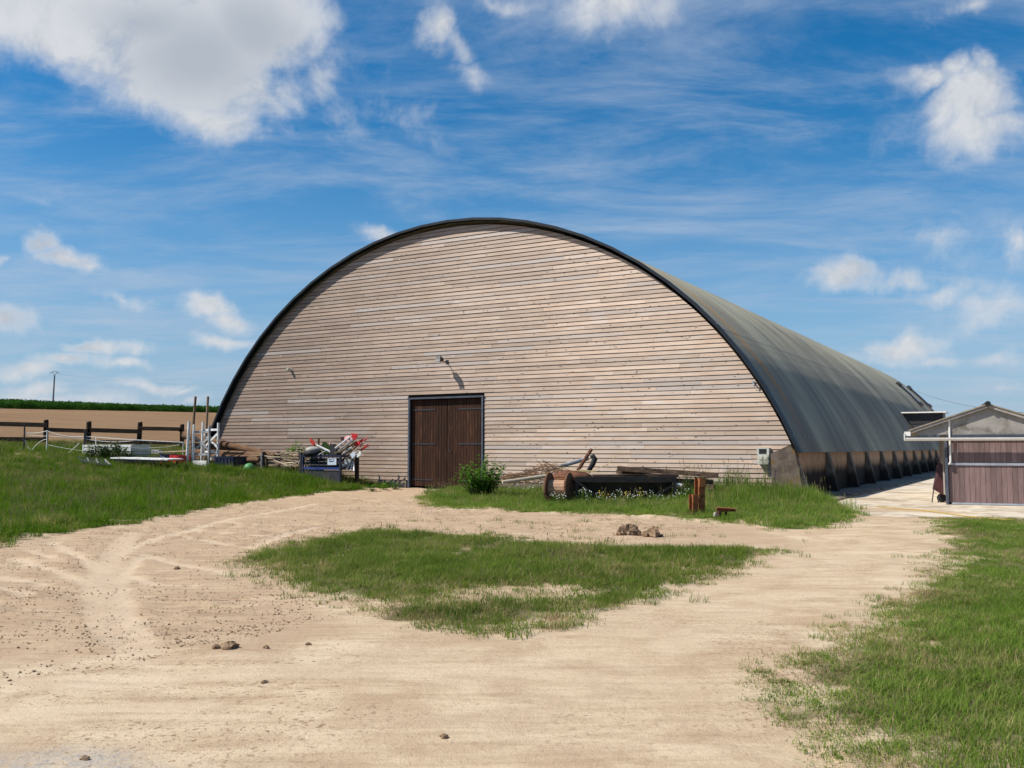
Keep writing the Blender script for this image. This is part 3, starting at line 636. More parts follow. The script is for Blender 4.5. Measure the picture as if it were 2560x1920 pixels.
# rows of fixing bolts on the near sheets
m = MB()
for kk in (15.9, 19.9, 23.9, 27.55):
    for j in range(int(LEN / .53)):
        s_, z_ = arch(AR + .028, kk); m.box((s_, -.2 + j * .53 + .005, z_), (.03, .03, .022), (0, ANG * (kk / 14 - 1), 0))
m.build('fixing_bolts', 'galvanised', hall, kind='stuff')
# side walls, bays and buttresses
RS = arch(AR, NF)[0]
m = MB()
for k in range(14):
    pass
SPC = 4.07
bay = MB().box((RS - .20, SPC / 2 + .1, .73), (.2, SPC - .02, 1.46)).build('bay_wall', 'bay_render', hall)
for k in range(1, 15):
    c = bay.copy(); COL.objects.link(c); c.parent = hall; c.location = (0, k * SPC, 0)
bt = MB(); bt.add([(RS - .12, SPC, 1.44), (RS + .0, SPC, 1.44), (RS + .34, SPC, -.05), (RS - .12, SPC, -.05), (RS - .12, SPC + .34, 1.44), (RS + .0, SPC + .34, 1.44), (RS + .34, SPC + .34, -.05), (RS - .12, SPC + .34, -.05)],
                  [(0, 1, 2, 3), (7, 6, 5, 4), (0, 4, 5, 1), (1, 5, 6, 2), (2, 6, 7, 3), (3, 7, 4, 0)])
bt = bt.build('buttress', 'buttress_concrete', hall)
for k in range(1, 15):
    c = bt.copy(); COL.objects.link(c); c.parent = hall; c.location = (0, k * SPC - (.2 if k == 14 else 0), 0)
b = MB().box((2 * AC - RS + .2, LEN / 2, .73), (.2, LEN - .6, 1.46)).build('bay_wall', 'bay_render', hall)
for sgn in (1, -1):
    f = lambda s_: AC + sgn * (s_ - AC)
    p = MB(); q = [(f(14.20), -.05), (f(14.18), 1.42), (f(14.78), 1.70), (f(14.93), 1.50), (f(15.22), -.05)]
    if sgn < 0: q = q[::-1]
    p.prism(q, -.37, -.045); p.build('pier', 'pier_concrete', hall)
# door
b = MB(); b.prism([(D0, .0), (D0, DH), (D0 + .07, DH), (D0 + .07, .0)], -.075, .04); b.build('door_jamb', 'steel_blue', hall)
b = MB(); b.prism([(D1 - .07, .0), (D1 - .07, DH), (D1, DH), (D1, .0)], -.075, .04); b.build('door_jamb', 'steel_blue', hall)
b = MB(); b.prism([(D0 - .03, DH), (D0 - .03, DH + .07), (D1 + .03, DH + .07), (D1 + .03, DH)], -.085, .04); b.build('door_head', 'steel_blue', hall)
mid = (D0 + D1) / 2 + .02
for sgn, (a0, a1) in ((-1, (D0 + .085, mid - .012)), (1, (mid + .012, D1 - .085))):
    lf = MB(); lf.box(((a0 + a1) / 2, .14, 1.80), (a1 - a0, .03, 3.36)); leaf = lf.build('door_leaf', 'door_stain', hall)
    n = 13; wd = (a1 - a0) / n
    for i in range(n):
        MB().box((a0 + wd * (i + .5), .105 + random.uniform(-.003, .003), 1.80), (wd - .014, .045, 3.38)).build('plank', 'door_stain', leaf)
    for zz in (3.10, 1.76, .36):
        x0, x1 = (a0 + .02, a0 + 1.12) if sgn < 0 else (a1 - 1.12, a1 - .02)
        if zz < .5: x0, x1 = (a0 + .02, a0 + 1.08) if sgn < 0 else (a1 - 1.08, a1 - .02)
        MB().box(((x0 + x1) / 2, .070, zz), (x1 - x0, .014, .055)).build('strap_hinge', 'iron', leaf)
    if sgn > 0:
        h = MB(); h.box((a0 + .08, .068, 1.60), (.05, .02, .10)); h.tube([(a0 + .10, .06, 1.55), (a0 + .14, .03, 1.49), (a0 + .22, .03, 1.46)], .014, 6); h.build('handle', 'iron', leaf)

# apron slabs beside the hall
def slab_prop(o): return o
ap = bpy.data.objects.new('apron', None); COL.objects.link(ap); ap.location = HF.w((0, 0, 0)); ap.rotation_euler = (0, 0, HF.rz); ap['kind'] = 'structure'; ORG[ap.name] = (0, 0, 0)
tt = -2.1; k = 0
for ln in [2.2, 2.0, 1.3] + [4.0] * 13:
    e = 16.20 + .012 * max(tt, 0) + random.uniform(-.05, .05); zt = .075 + random.uniform(-.012, .02); tl = random.uniform(-.035, .02) if k < 4 else 0
    m = MB(); x0 = 15.05
    vs = [(x0, tt, zt), (e - .05, tt + .03, zt + tl), (e, tt + .05, zt - .03 + tl), (e + .02, tt + .05, -.05), (x0, tt, -.05)]; ve = [(x0, tt + ln - .05, zt), (e - .05, tt + ln - .08, zt - tl * .5), (e, tt + ln - .1, zt - .03 - tl * .5), (e + .02, tt + ln - .1, -.05), (x0, tt + ln - .05, -.05)]
    m.add(vs + ve, [(4, 3, 2, 1, 0), (5, 6, 7, 8, 9)] + [(i, (i + 1) % 5, (i + 1) % 5 + 5, i + 5) for i in range(5)]); m.build('slab', 'slab_concrete', ap); tt += ln; k += 1
# concrete yard between hall and shed
c0 = gnd(2165, 1291); c1 = gnd(2560, 1299)
def st_(p): return (s_of(p[0], p[1]), t_of(p[0], p[1]))
cy = MB(); a_, b_ = st_(c0), st_(c1)
edge = []
for i in range(26):
    f_ = i / 25; edge.append((a_[0] + (b_[0] - a_[0]) * 2.0 * f_, a_[1] + (b_[1] - a_[1]) * 2.0 * f_ + random.uniform(-.12, .12)))
far = [(edge[-1][0] + 2, 58), (16.5, 58)]; left_ = [(16.2 + .012 * max(t, 0) - .04, t) for t in (50, 40, 30, 20, 10, 5, 0, a_[1] + .8)]
poly = [(p[0], p[1], .014) for p in edge] + [(p[0], p[1], .014) for p in far + left_]
n = len(poly); cy.add(poly + [(p[0], p[1], -.08) for p in poly], [tuple(range(n))] + [(i, i + n, (i + 1) % n + n, (i + 1) % n) for i in range(n)])
cyo = cy.build('concrete_yard', 'concrete', None, origin=(18, 0, 0)); cyo['kind'] = 'structure'

# ------------------------------------------------------------------ fittings on the facade
s_, z_ = fz(1119, 903)
fl = thing('floodlight', 'small floodlight on a bracket arm above the double door', 'lamp', (s_, -.04, z_))
MB().tube([(s_, -.04, z_ - .03), (s_ + .0, -.30, z_ - .03), (s_ - .02, -.42, z_ + .02)], .018, 8).build('arm', 'iron', fl)
MB().box((s_, -.045, z_ - .03), (.12, .02, .14)).build('wall_plate', 'iron', fl)
hd = MB().box((s_ - .03, -.50, z_ + .05), (.20, .26, .13), (-.35, 0, .0)).build('housing', 'iron', fl)
MB().box((s_ - .03, -.635, z_ + .005), (.23, .02, .16), (-.35, 0, 0)).build('glass', 'steel_blue', hd)
s_, z_ = fz(729, 925)
c_ = thing('wall_spotlight', 'tiny pale spotlight fixed alone on the boards left of the door', 'lamp', (s_, -.04, z_))
MB().box((s_, -.05, z_), (.10, .02, .10)).build('wall_plate', 'meter_box', c_); MB().lathe([(.035, 0), (.06, .05), (.06, .16), (.045, .18)], (s_ - .02, -.26, z_ + .02), 12, 'y').build('lamp_head', 'meter_box', c_); MB().tube([(s_, -.05, z_ - .02), (s_, -.15, z_ - .02)], .015, 6).build('arm', 'meter_box', c_)
s_, z_ = fz(1886, 958)
c_ = thing('wall_bracket', 'small grey bracket on the boards close to the roof edge', 'bracket', (s_, -.04, z_))
MB().box((s_, -.045, z_), (.06, .02, .12)).build('wall_plate', 'galvanised', c_); MB().tube([(s_, -.05, z_ + .02), (s_, -.17, z_ + .03)], .018, 6).build('arm', 'galvanised', c_); MB().box((s_, -.18, z_ + .03), (.05, .03, .09)).build('end_plate', 'galvanised', c_)
# meter box
(x0, zt), (x1, zb) = fz(1893, 1119, .2), fz(1924, 1163, .2)
bx = thing('meter_box', 'pale grey electricity meter box with dark window on the wall', 'meter box', ((x0 + x1) / 2, -.2, zb)); cx_ = (x0 + x1) / 2; wd = x1 - x0; zm = zb + (zt - zb) * .58
MB().box((cx_, -.145, (zt + zm) / 2), (wd, .21, zt - zm - .012)).build('meter_housing', 'meter_box', bx)
MB().box((cx_ - .005, -.2525, (zt + zm) / 2 + .0), (wd * .62, .012, (zt - zm) * .66)).build('window', 'black_glass', bx)
MB().box((cx_ + .01, -.150, (zm + zb) / 2), (wd * .92, .22, zm - zb - .008)).build('socket_housing', 'meter_box', bx)
for i in (0, 1):
    for j in (0, 1):
        MB().box((cx_ + (i - .5) * wd * .42 + .01, -.275, zb + (zm - zb) * (.27 + .46 * j)), (wd * .33, .045, (zm - zb) * .32), (.12, 0, 0)).build('socket_lid', 'meter_lid', bx)
# rooflights near the far end, seen edge on
def on_roof(k, t, r=AR): s_, z_ = arch(r, k); return (s_, t, z_)
for t, k0, k1, lb in ((50.6, 22.7, 24.6, 'dark rooflight kerb on the roof slope beyond the side canopy'), (58.6, 22.5, 24.4, 'dark rooflight kerb at the very far end of the hall roof')):
    r = thing('rooflight', lb, 'rooflight', on_roof(k0, t))
    pts0 = [on_roof(kk, t, AR + .02) for kk in np.linspace(k0, k1, 5)]
    for i, (p, q) in enumerate(zip(pts0[:-1], pts0[1:])):
        for dt in (0, 1.0):
            MB().bar((p[0], p[1] + dt, p[2]), (q[0], q[1] + dt, q[2]), .20, .12, up=(math.sin(.8), 0, math.cos(.8))).build('kerb', 'iron', r)
    gl = MB(); vs = [(p[0] + .07, p[1] + y, p[2] + .11) for p in pts0 for y in (.06, .94)]; gl.add(vs, [(2 * i, 2 * i + 1, 2 * i + 3, 2 * i + 2) for i in range(4)]); gl.build('pane', 'sign_plate', r)
    for p in (pts0[0], pts0[-1]):
        MB().box((p[0], p[1] + .5, p[2] + .06), (.30, 1.3, .30), (0, .85, 0)).build('end_cap', 'iron', r)
# canopy over the side door, far along
cp = thing('side_canopy', 'small dark flat canopy sticking out of the side of the arched roof', 'canopy', (14.4, 33, 3.4))
MB().box((14.9, 33.9, 3.82), (3.0, 2.0, .08)).build('canopy_roof', 'white_pvc', cp); MB().box((14.85, 34.0, 3.42), (2.7, 1.6, .66)).build('canopy_body', 'iron', cp)

# ------------------------------------------------------------------ the shed
SO = gnd(2366, 1262.5); SY = math.radians(24.0); SF = Frame((SO[0], SO[1], .014), -SY)
shed = thing('stable_shed', 'low shed with plum coloured plank front and grey cement gable', 'building', (0, 0, 0), SF)
WID = 3.4; RX = 1.12; EX0, EX1 = -.92, RX * 2 + .92; EZ, RZ = 2.08, 2.80; DEP = 9.0
m = MB(SF); m.box((WID / 2, .12, .93), (WID - .05, .06, 1.84)); m.build('front_wall', 'backing', shed)
m = MB(SF); m.box((.05, DEP / 2 + .2, 1.0), (.08, DEP, 1.98)); m.build('side_wall', 'shed_cement', shed)
m = MB(SF); m.box((WID - .05, DEP / 2 + .2, 1.0), (.08, DEP, 1.98)); m.build('side_wall', 'shed_cement', shed)
m = MB(SF); m.box((WID / 2, DEP + .2, 1.0), (WID, .08, 1.98)); m.build('rear_wall', 'shed_cement', shed)
m = MB(SF); m.box((.035, .04, .94), (.07, .12, 1.88)); m.build('corner_post', 'steel_blue', shed)
n = 25; pw = (WID - .1) / n
for i in range(n):
    for (za, zb_) in ((.06, 1.10), (1.17, 1.86)):
        MB(SF).box((.085 + pw * (i + .5), .07 + random.uniform(-.002, .002), (za + zb_) / 2), (pw - .006, .03, zb_ - za)).build('plank', 'shed_cladding', shed)
m = MB(SF); m.box((WID / 2 + .07, .045, 1.135), (WID - .14, .05, .065)); m.build('rail', 'galvanised', shed)
m = MB(SF); m.box((WID / 2 + .07, .045, .035), (WID - .14, .05, .05)); m.build('bottom_rail', 'galvanised', shed)
m = MB(SF); m.box((WID / 2 + .1, .02, 1.925), (WID + .1, .10, .075)); m.build('top_rail', 'steel_blue', shed)
gab = MB(SF); gab.prism([(EX0 + .2, 1.965), (EX0 + .2, EZ + .06), (RX, RZ - .06), (EX1 - .2, EZ + .06), (EX1 - .2, 1.965)], -.02, .06); gab.build('gable_panel', 'shed_cement', shed)
for sgn in (-1, 1):
    ex = EX0 if sgn < 0 else EX1; rf = MB(SF); nn = 36; vs = []
    for i in range(2):
        for j in range(60 + 1):
            y = -.16 + (DEP + .44) * j / 60; h = .02 * math.cos(j * math.pi)
            x = RX if i else ex; zz = (RZ if i else EZ) + h
            vs.append((x, y, zz))
    fs = [(j, j + 1, 61 + j + 1, 61 + j) for j in range(60)]
    rf.add(vs, fs); rf.add([(v[0], v[1], v[2] - .035) for v in vs], [f[::-1] for f in fs]); rf.add([vs[0], vs[61], (vs[61][0], vs[61][1], vs[61][2] - .035), (vs[0][0], vs[0][1], vs[0][2] - .035)], [(0, 1, 2, 3)])
    rf.build('roof_slope', 'shed_roof', shed)
    bg_ = MB(SF); bg_.bar((ex * .97, -.12, EZ - .055), (RX, -.12, RZ - .06), .06, .03); bg_.build('barge_board', 'shed_cement', shed)
MB(SF).tube([(RX, -.20, RZ + .01), (RX, DEP + .3, RZ + .01)], .075, 10).build('ridge_cap', 'rubber', shed)
gt = MB(SF); gv = []
for x in (EX0 - .10, EX1 + .2):
    for j in range(9):
        a = math.pi * j / 8; gv.append((x, -.24 - .075 * math.cos(a), 1.875 - .085 * math.sin(a)))
    for j in range(9):
        a = math.pi * (8 - j) / 8; gv.append((x, -.24 - .066 * math.cos(a), 1.875 - .076 * math.sin(a)))
gt.add(gv, [(i, (i + 1) % 18, (i + 1) % 18 + 18, i + 18) for i in range(18)] + [tuple(range(17, -1, -1)), tuple(range(18, 36))])
gt.build('gutter', 'white_pvc', shed); MB(SF).box((EX0 - .11, -.24, 1.90), (.03, .17, .20)).build('gutter_end', 'white_pvc', shed)
MB(SF).box((EX0 - .03, -.02, 1.99), (.16, .5, .12)).build('side_gutter', 'white_pvc', shed)
MB(SF).tube([(.14, -.04, 2.42), (.14, -.04, 1.20), (.10, -.04, 1.12)], .026, 8).build('downpipe', 'white_pvc', shed)
MB(SF).box((.12, -.01, 1.09), (.10, .08, .06)).build('bracket', 'iron', shed)
# dark cart beside the shed
ct = thing('hand_cart', 'dark maroon hand cart tipped up against the side of the shed', 'cart', (-.25, .9, 0), SF)
MB(SF).add([(-.34, .75, .40), (-.05, .70, .22), (-.05, .72, 1.10), (-.16, .78, 1.22), (-.32, 1.35, .40), (-.05, 1.30, .22), (-.05, 1.32, 1.10), (-.16, 1.36, 1.22)], [(0, 1, 2, 3), (7, 6, 5, 4), (0, 3, 7, 4), (1, 5, 6, 2), (0, 4, 5, 1), (3, 2, 6, 7)]).build('tray', 'maroon', ct)
for y in (.80, 1.25): MB(SF).tube([(-.30, y, .42), (-.33, y, .20), (-.36, y, .0)], .014, 6).build('leg', 'iron', ct); MB(SF).tube([(-.12, y, .30), (-.17, y, .14), (-.20, y, .0)], .014, 6).build('leg', 'iron', ct)
MB(SF).lathe([(.10, -.03), (.13, -.02), (.13, .02), (.10, .03)], (-.10, 1.03, .13), 16, 'y').build('wheel', 'rubber', ct)
# hose on the concrete
hp = [gnd(*p, .035) for p in ((2192, 1266), (2230, 1270), (2290, 1274), (2350, 1281), (2420, 1291), (2480, 1297), (2560, 1301))]
hp2 = []
for i in range(len(hp) - 1):
    for f_ in (0, .33, .66): q = hp[i] * (1 - f_) + hp[i + 1] * f_; hp2.append((q[0], q[1] + random.uniform(-.03, .03), max(q[2], .03)))
tag(MB(WF).tube(hp2, .013, 6).build('hose', 'hose', smooth=True), 'yellow hose lying across the concrete in front of the shed', 'hose')

# ------------------------------------------------------------------ fence, field edge, pole
FD = 46.0
fn = thing('field_fence', 'dark creosoted post and rail fence along the edge of the brown field', 'fence', (at_depth(222, 1110, FD)[0], FD, gz1(at_depth(222, 1110, FD)[0], FD)), WF)
def fpt(px, py, dy=0.0): p = at_depth(px, py, FD + dy); return (p[0], p[1], p[2])
for px, top, wd in ((-40, 1048, .22), (115, 1050, .235), (222, 1054, .24), (350, 1055.5, .23), (455, 1061, .21)):
    p = fpt(px, top); g = gz1(p[0], p[1]); h = p[2] - g + .25
    MB(WF).tube([(p[0] + random.uniform(-.04, .04), p[1], g - .25), (p[0] + .01, p[1], p[2] - .04), (p[0], p[1], p[2])], [wd / 2, wd / 2, wd / 2 * .86], 10).build('post', 'fence_wood', fn)
for (x0, y0, x1, y1, wd) in ((-60, 1058, 118, 1063, .22), (116, 1074, 226, 1078, .20), (220, 1075, 352, 1079, .21), (348, 1071, 456, 1073, .19), (-60, 1097, 112, 1099, .22), (116, 1111, 226, 1114, .20), (220, 1104, 352, 1106, .17), (348, 1106, 456, 1108, .17), (450, 1074, 466, 1086, .2)):
    MB(WF).bar(fpt(x0, y0, -.15), fpt(x1, y1, -.15), wd, .055).build('rail', 'fence_wood', fn)
# electric tape fence in front
ED = 42.5
ef = thing('electric_fence', 'slack white electric tape fence on thin posts before the dark rails', 'fence', (at_depth(213, 1130, ED)[0], ED, gz1(at_depth(213, 1130, ED)[0], ED)), WF)
def ept(px, py, Y=ED): p = at_depth(px, py, Y); return Vector(p)
for px, top, m_, r_ in ((62, 1056, 'iron', .035), (213, 1073, 'iron', .055), (118, 1076, 'tape', .025), (240, 1093, 'tape', .022), (458, 1104, 'tape', .02)):
    p = ept(px, top); g = gz1(p[0], p[1]); MB(WF).tube([(p[0], p[1], g - .1), tuple(p)], r_, 8).build('post', m_, ef)
def tape(pts, sag, r_=.012):
    q = []
    for (a, b_), sg in zip(zip(pts[:-1], pts[1:]), sag):
        a, b_ = ept(*a), ept(*b_)
        for i in range(8): f_ = i / 8; v = a.lerp(b_, f_); v.z -= sg * 4 * f_ * (1 - f_); q.append(tuple(v))
    q.append(tuple(ept(*pts[-1]))); return MB(WF).tube(q, r_, 5).build('tape', 'tape', ef)
tape([(62, 1082), (118, 1077), (213, 1091), (458, 1106)], [.06, .12, .02], .020); tape([(62, 1086), (118, 1090), (213, 1097), (340, 1101), (458, 1106)], [.03, .0, .1, .0], .014)
tape([(62, 1100), (80, 1125), (118, 1098)], [.12, -.12], .013); tape([(118, 1112), (213, 1128)], [.02], .014); tape([(140, 1146), (175, 1130), (198, 1108)], [.03, .0], .018); tape([(165, 1147), (185, 1138)], [.0], .014); tape([(320, 1119), (400, 1118), (458, 1107)], [.03, .05], .008)
# electricity pole beyond the crest
PD = 215.0; pb_ = at_depth(134, 1010, PD); pt_ = at_depth(136.5, 938, PD); pg = gz1(pb_[0], pb_[1])
pole = thing('power_pole', 'slim concrete power pole standing beyond the green crop', 'pole', (pb_[0], PD, pg), WF)
MB(WF).tube([(pb_[0] - .3, PD, pg - .3), (pt_[0], PD, pt_[2])], [.24, .15], 8).build('shaft', 'pole_concrete', pole)
tp = pt_[2]; cxp = pt_[0]
for sg in (-1, 1):
    MB(WF).tube([(cxp, PD, tp - .1), (cxp + sg * .6, PD, tp + .75)], .05, 5).build('strut', 'pole_concrete', pole)
    MB(WF).tube([(cxp, PD, tp + .85), (cxp + sg * .55, PD, tp + .8), (cxp + sg * 1.15, PD, tp + .45)], .06, 5).build('cross_arm', 'pole_concrete', pole)
tag(MB(WF).tube([tuple(Vector(at_depth(136, 934, PD)).lerp(Vector(at_depth(640, 965, PD)), i / 12) - Vector((0, 0, .8 * 4 * i / 12 * (1 - i / 12)))) for i in range(13)], .010, 4).build('power_line', 'pole_concrete'), 'thin wire running from the far power pole towards the hall', 'wire')
for (a, b_, lb) in (((2232, 948), (2620, 1035), 'upper thin cable sagging from the hall roof over the shed'), ((2320, 1015), (2500, 1044), 'lower thin cable from the hall roof behind the shed ridge')):
    A_, B_ = Vector(at_depth(*a, 70)), Vector(at_depth(*b_, 34))
    tag(MB(WF).tube([tuple(A_.lerp(B_, i / 14) - Vector((0, 0, .55 * 4 * i / 14 * (1 - i / 14)))) for i in range(15)], .009, 4).build('cable', 'pole_concrete'), lb, 'cable')

# ------------------------------------------------------------------ things along the facade, left of the door
def P(px, py, off): s_, z_ = fz(px, py, off); return (s_, -off, z_)
def pbar(mb, a, b_, off, wd, th=.03, off2=None): return mb.bar(P(*a, off), P(*b_, off if off2 is None else off2), wd, th, up=(0, 1, 0) if False else (0, 0, 1))
def ptube(mb, a, b_, off, r_, off2=None, n=8): return mb.tube([P(*a, off), P(*b_, off if off2 is None else off2)], r_, n)
def base_at(px, off): s_, z_ = fz(px, 1165, off); return (s_, -off, hg(s_, -off))
# show jump wings
def wing(label, posts, rails, off, mat, matp, wd=.085):
    b0 = base_at((posts[0][0] + posts[-1][0]) / 2, off); w_ = thing('jump_wing', label, 'jump stand', b0)
    for (x0, y0, x1, y1, m_) in posts:
        s_, z_ = fz(x1, y1, off); g = hg(s_, -off); ptop = P(x0, y0, off)
        MB().tube([(s_, -off, g - .08), ptop], .048, 10).build('post', m_, w_)
        MB().box((s_, -off, g + .04), (.10, .75, .09)).build('foot', m_, w_)
    for (a, b_, k) in rails: pbar(MB(), a, b_, off - .06 - .02 * k, wd, .028).build('rail' if abs(a[1] - b_[1]) < 6 else 'brace', mat, w_)
    return w_
wing('grey weathered jump wing with crossed braces in front of the log pile', [(485, 1061, 481.5, 1170, 'white_paint'), (524, 1063, 522, 1168, 'grey_paint')],
     [((486, 1080), (527, 1080), 0), ((485, 1136), (527, 1136), 0), ((486, 1091), (527, 1130), 1), ((486, 1125), (527, 1090), 2), ((485, 1144), (497, 1154), 1)], 2.6, 'grey_paint', 'grey_paint')
wing('white painted jump wing standing close against the corner of the hall', [(507.5, 1055, 503, 1158, 'white_paint'), (546, 1057, 544, 1164, 'white_paint')],
     [((504, 1075), (549, 1074), 0), ((504, 1129), (548, 1130), 0), ((508, 1121), (545, 1083), 1), ((508, 1085), (547, 1121), 2), ((520, 1152), (545, 1136), 1)], 2.15, 'white_paint', 'white_paint')
b0 = base_at(467, 2.8); js = thing('jump_stand', 'round white jump post with cup holes beside the red drums', 'jump stand', b0)
MB().tube([(b0[0] - .02, b0[1], b0[2] - .08), P(473, 1053, 2.8)], .06, 12).build('post', 'white_paint', js)
MB().box((b0[0], b0[1], b0[2] + .04), (.75, .09, .09)).build('foot', 'white_paint', js); MB().box((b0[0], b0[1], b0[2] + .04), (.09, .75, .085)).build('foot', 'white_paint', js)
for i in range(9):
    f_ = .2 + .075 * i; q = Vector((b0[0] - .02, b0[1], b0[2])).lerp(Vector(P(473, 1053, 2.8)), f_); MB().lathe([(.012, 0), (.012, .01)], (q[0] + .015, q[1] - .064, q[2]), 6, 'y').build('cup_hole', 'iron', js)
for (x0, y0, x1, y1, lb, of_) in ((489, 991, 478, 1150, 'tall grey plank leaning up behind the round white jump post', 1.9), (520, 991, 514, 1150, 'tall grey plank leaning up behind the white jump wing', 1.7)):
    q = P(x1, y1, of_); g = hg(q[0], q[1])
    a_ = Vector(P(x0, y0, of_)); b__ = Vector((q[0] - .06, q[1], g - .03)); o = MB().bar(a_, b__, .095, .05, up=(0, 1, 0)).build('plank', 'old_wood'); tag(o, lb, 'plank', 'tall planks by the jump wings')
# painted board
q0, q1 = P(483, 1155, 3.0), P(516, 1170, 3.0)
bd = thing('painted_board', 'small white board with dark blue hand painted strokes in the grass', 'board', ((q0[0] + q1[0]) / 2, -3.0, hg(q0[0], -3.0)))
cb_ = ((q0[0] + q1[0]) / 2, -3.0, (q0[2] + q1[2]) / 2); MB().box((cb_[0], -3.0, cb_[2] - .05), (q1[0] - q0[0], .03, q0[2] - q1[2] + .18)).build('panel', 'white_paint', bd)
MB().box((cb_[0], -2.94, q0[2] + .05), (q1[0] - q0[0] + .01, .14, .02)).build('ledge', 'white_pvc', bd)
for pts in ([(485, 1163), (488, 1161.6), (490.5, 1163), (489, 1166), (485, 1168)], [(491, 1165), (493.5, 1161.7), (497, 1163), (498, 1165.5), (494, 1167.5), (491, 1165)], [(498, 1164.5), (502, 1164.2), (506, 1163), (510, 1161.5)], [(503, 1167), (507, 1167.8), (511, 1168)]):
    MB().tube([P(*p, 3.022) for p in pts], .014, 6).build('painted_stroke', 'sign_ink', bd)
# drums and plank
def drum(px0, px1, pyt, off, mat, label):
    s0, zt = fz(px0, pyt, off); s1, _ = fz(px1, pyt, off); r_ = (s1 - s0) / 2; c = ((s0 + s1) / 2, -off); g = hg(*c); h = max(zt - g, .4)
    d = thing('drum', label, 'drum', (c[0], c[1], g)); pr = [(r_ * .97, 0), (r_, .02)]
    for k in (1, 2): pr += [(r_, h * k / 3 - .02), (r_ * 1.045, h * k / 3), (r_, h * k / 3 + .02)]
    pr += [(r_, h - .02), (r_ * 1.02, h - .01), (r_ * 1.02, h)]
    MB().lathe(pr, (c[0], c[1], g - .02), 28).build('shell', mat, d, smooth=False); MB().lathe([(r_ * .95, 0), (r_ * .95, .012)], (c[0], c[1], g - .019 + h - .008), 24).build('lid', mat, d); return d
drum(408, 436, 1134, 2.0, 'blue_paint', 'dark blue steel drum standing beside two red drums')
drum(430, 452, 1136, 2.4, 'red_paint', 'red steel drum tucked between the blue drum and another red drum')
drum(441, 469, 1138, 2.8, 'red_paint', 'bright red steel drum next to the round white jump post')
drum(404, 421, 1156, 3.2, 'faded_red', 'small faded red pail in the grass under the white table')
a_, b__ = P(403, 1130, 2.3), P(478, 1127, 2.3); tag(MB().bar(a_, b__, .30, .05, up=(0, 1, 0)).build('plank', 'pale_wood'), 'pale board laid across the tops of the drums', 'plank')
# table
TO = 4.2
tl = base_at(360, TO); tb = thing('trestle_table', 'low white topped table with dark legs in the long grass', 'table', tl)
s0, zt = fz(290, 1143.5, TO); s1, zt2 = fz(434, 1149, TO)
top = MB(); top.add([(s0, -TO + .5, zt + .02), (s1, -TO + .5, zt2 + .04), (s1 + .05, -TO - .35, zt2 + .02), (s0 + .1, -TO - .35, zt), (s0, -TO + .5, zt - .025), (s1, -TO + .5, zt2 - .005), (s1 + .05, -TO - .35, zt2 - .025), (s0 + .1, -TO - .35, zt - .045)], [(3, 2, 1, 0), (4, 5, 6, 7), (0, 1, 5, 4), (1, 2, 6, 5), (2, 3, 7, 6), (3, 0, 4, 7)]); top.build('table_top', 'white_paint', tb)
for px in (320, 397, 425, 300):
    s_, _ = fz(px, 1160, TO); t_ = -TO + (.35 if px in (425, 300) else -.22); MB().box((s_, t_, (zt2 + hg(s_, t_)) / 2 - .07), (.055, .055, zt2 - hg(s_, t_) + .02)).build('leg', 'iron', tb)
MB().box(((s0 + s1) / 2 + .05, -TO - .28, zt2 - .06), (s1 - s0 - .3, .03, .07)).build('apron_rail', 'iron', tb)
# white slatted crate, blocks and lying frame
WO = 3.0; s0, zt = fz(210, 1112, WO); s1, _ = fz(328, 1112, WO); wc = thing('slatted_crate', 'white slatted box half hidden by weeds under the tape fence', 'crate', ((s0 + s1) / 2, -WO + .5, hg((s0 + s1) / 2, -WO + .5)))
g = hg((s0 + s1) / 2, -WO)
for i in range(4):
    zz = g + .02 + (zt - g) * (i + .5) / 4
    for t_ in (-WO, -WO + 1.0): MB().box(((s0 + s1) / 2, t_, zz), (s1 - s0, .04, (zt - g) / 4 - .035)).build('slat', 'white_paint', wc)
    for x_ in (s0 - .02, s1 + .02): MB().box((x_, -WO + .5, zz), (.04, .95, (zt - g) / 4 - .035)).build('slat', 'white_paint', wc)
for i in range(5): MB().box((s0 + (s1 - s0) * i / 4, -WO - .035, g + (zt - g) / 2), (.07, .025, zt - g)).build('batten', 'white_paint', wc)
MB().box(((s0 + s1) / 2, -WO + .5, zt - .1), (s1 - s0 - .05, .95, .03)).build('lid', 'sack', wc)
for (px, py, lb) in ((393, 1129, 'upper grey concrete block of two stacked behind the blue drum'), (394, 1142, 'lower grey concrete block of two stacked behind the blue drum')):
    q = P(px, py, 1.6); g = hg(q[0], q[1]); zc = g + (.42 if py < 1135 else .12)
    m = MB(); m.box((q[0], q[1], zc + .02), (.52, .24, .09), (0, .06, 0)); m.box((q[0], q[1], zc - .08), (.50, .24, .06), (0, .06, 0))
    for i in (-.22, 0, .22): m.box((q[0] + i, q[1], zc - .035), (.05, .235, .05), (0, .06, 0))
    tag(m.build('concrete_block', 'grey_paint'), lb, 'block')
FO = 4.6; fb = base_at(235, FO); fr_ = thing('metal_frame', 'dark metal frame lying flat in the long grass', 'frame', fb)
c4 = [P(195, 1152, FO), P(262, 1155, FO - .3), P(275, 1163, FO + .9), P(205, 1165, FO + .9)]
c4 = [(c[0], c[1], hg(c[0], c[1]) + .20) for c in c4]
for i in range(4): MB().bar(c4[i], c4[(i + 1) % 4], .06, .05).build('frame_bar', 'grey_paint' if i == 1 else 'iron', fr_)
for f_ in (.35, .68): MB().bar(Vector(c4[0]).lerp(Vector(c4[1]), f_), Vector(c4[3]).lerp(Vector(c4[2]), f_ - .1), .045, .04).build('cross_bar', 'grey_paint', fr_)
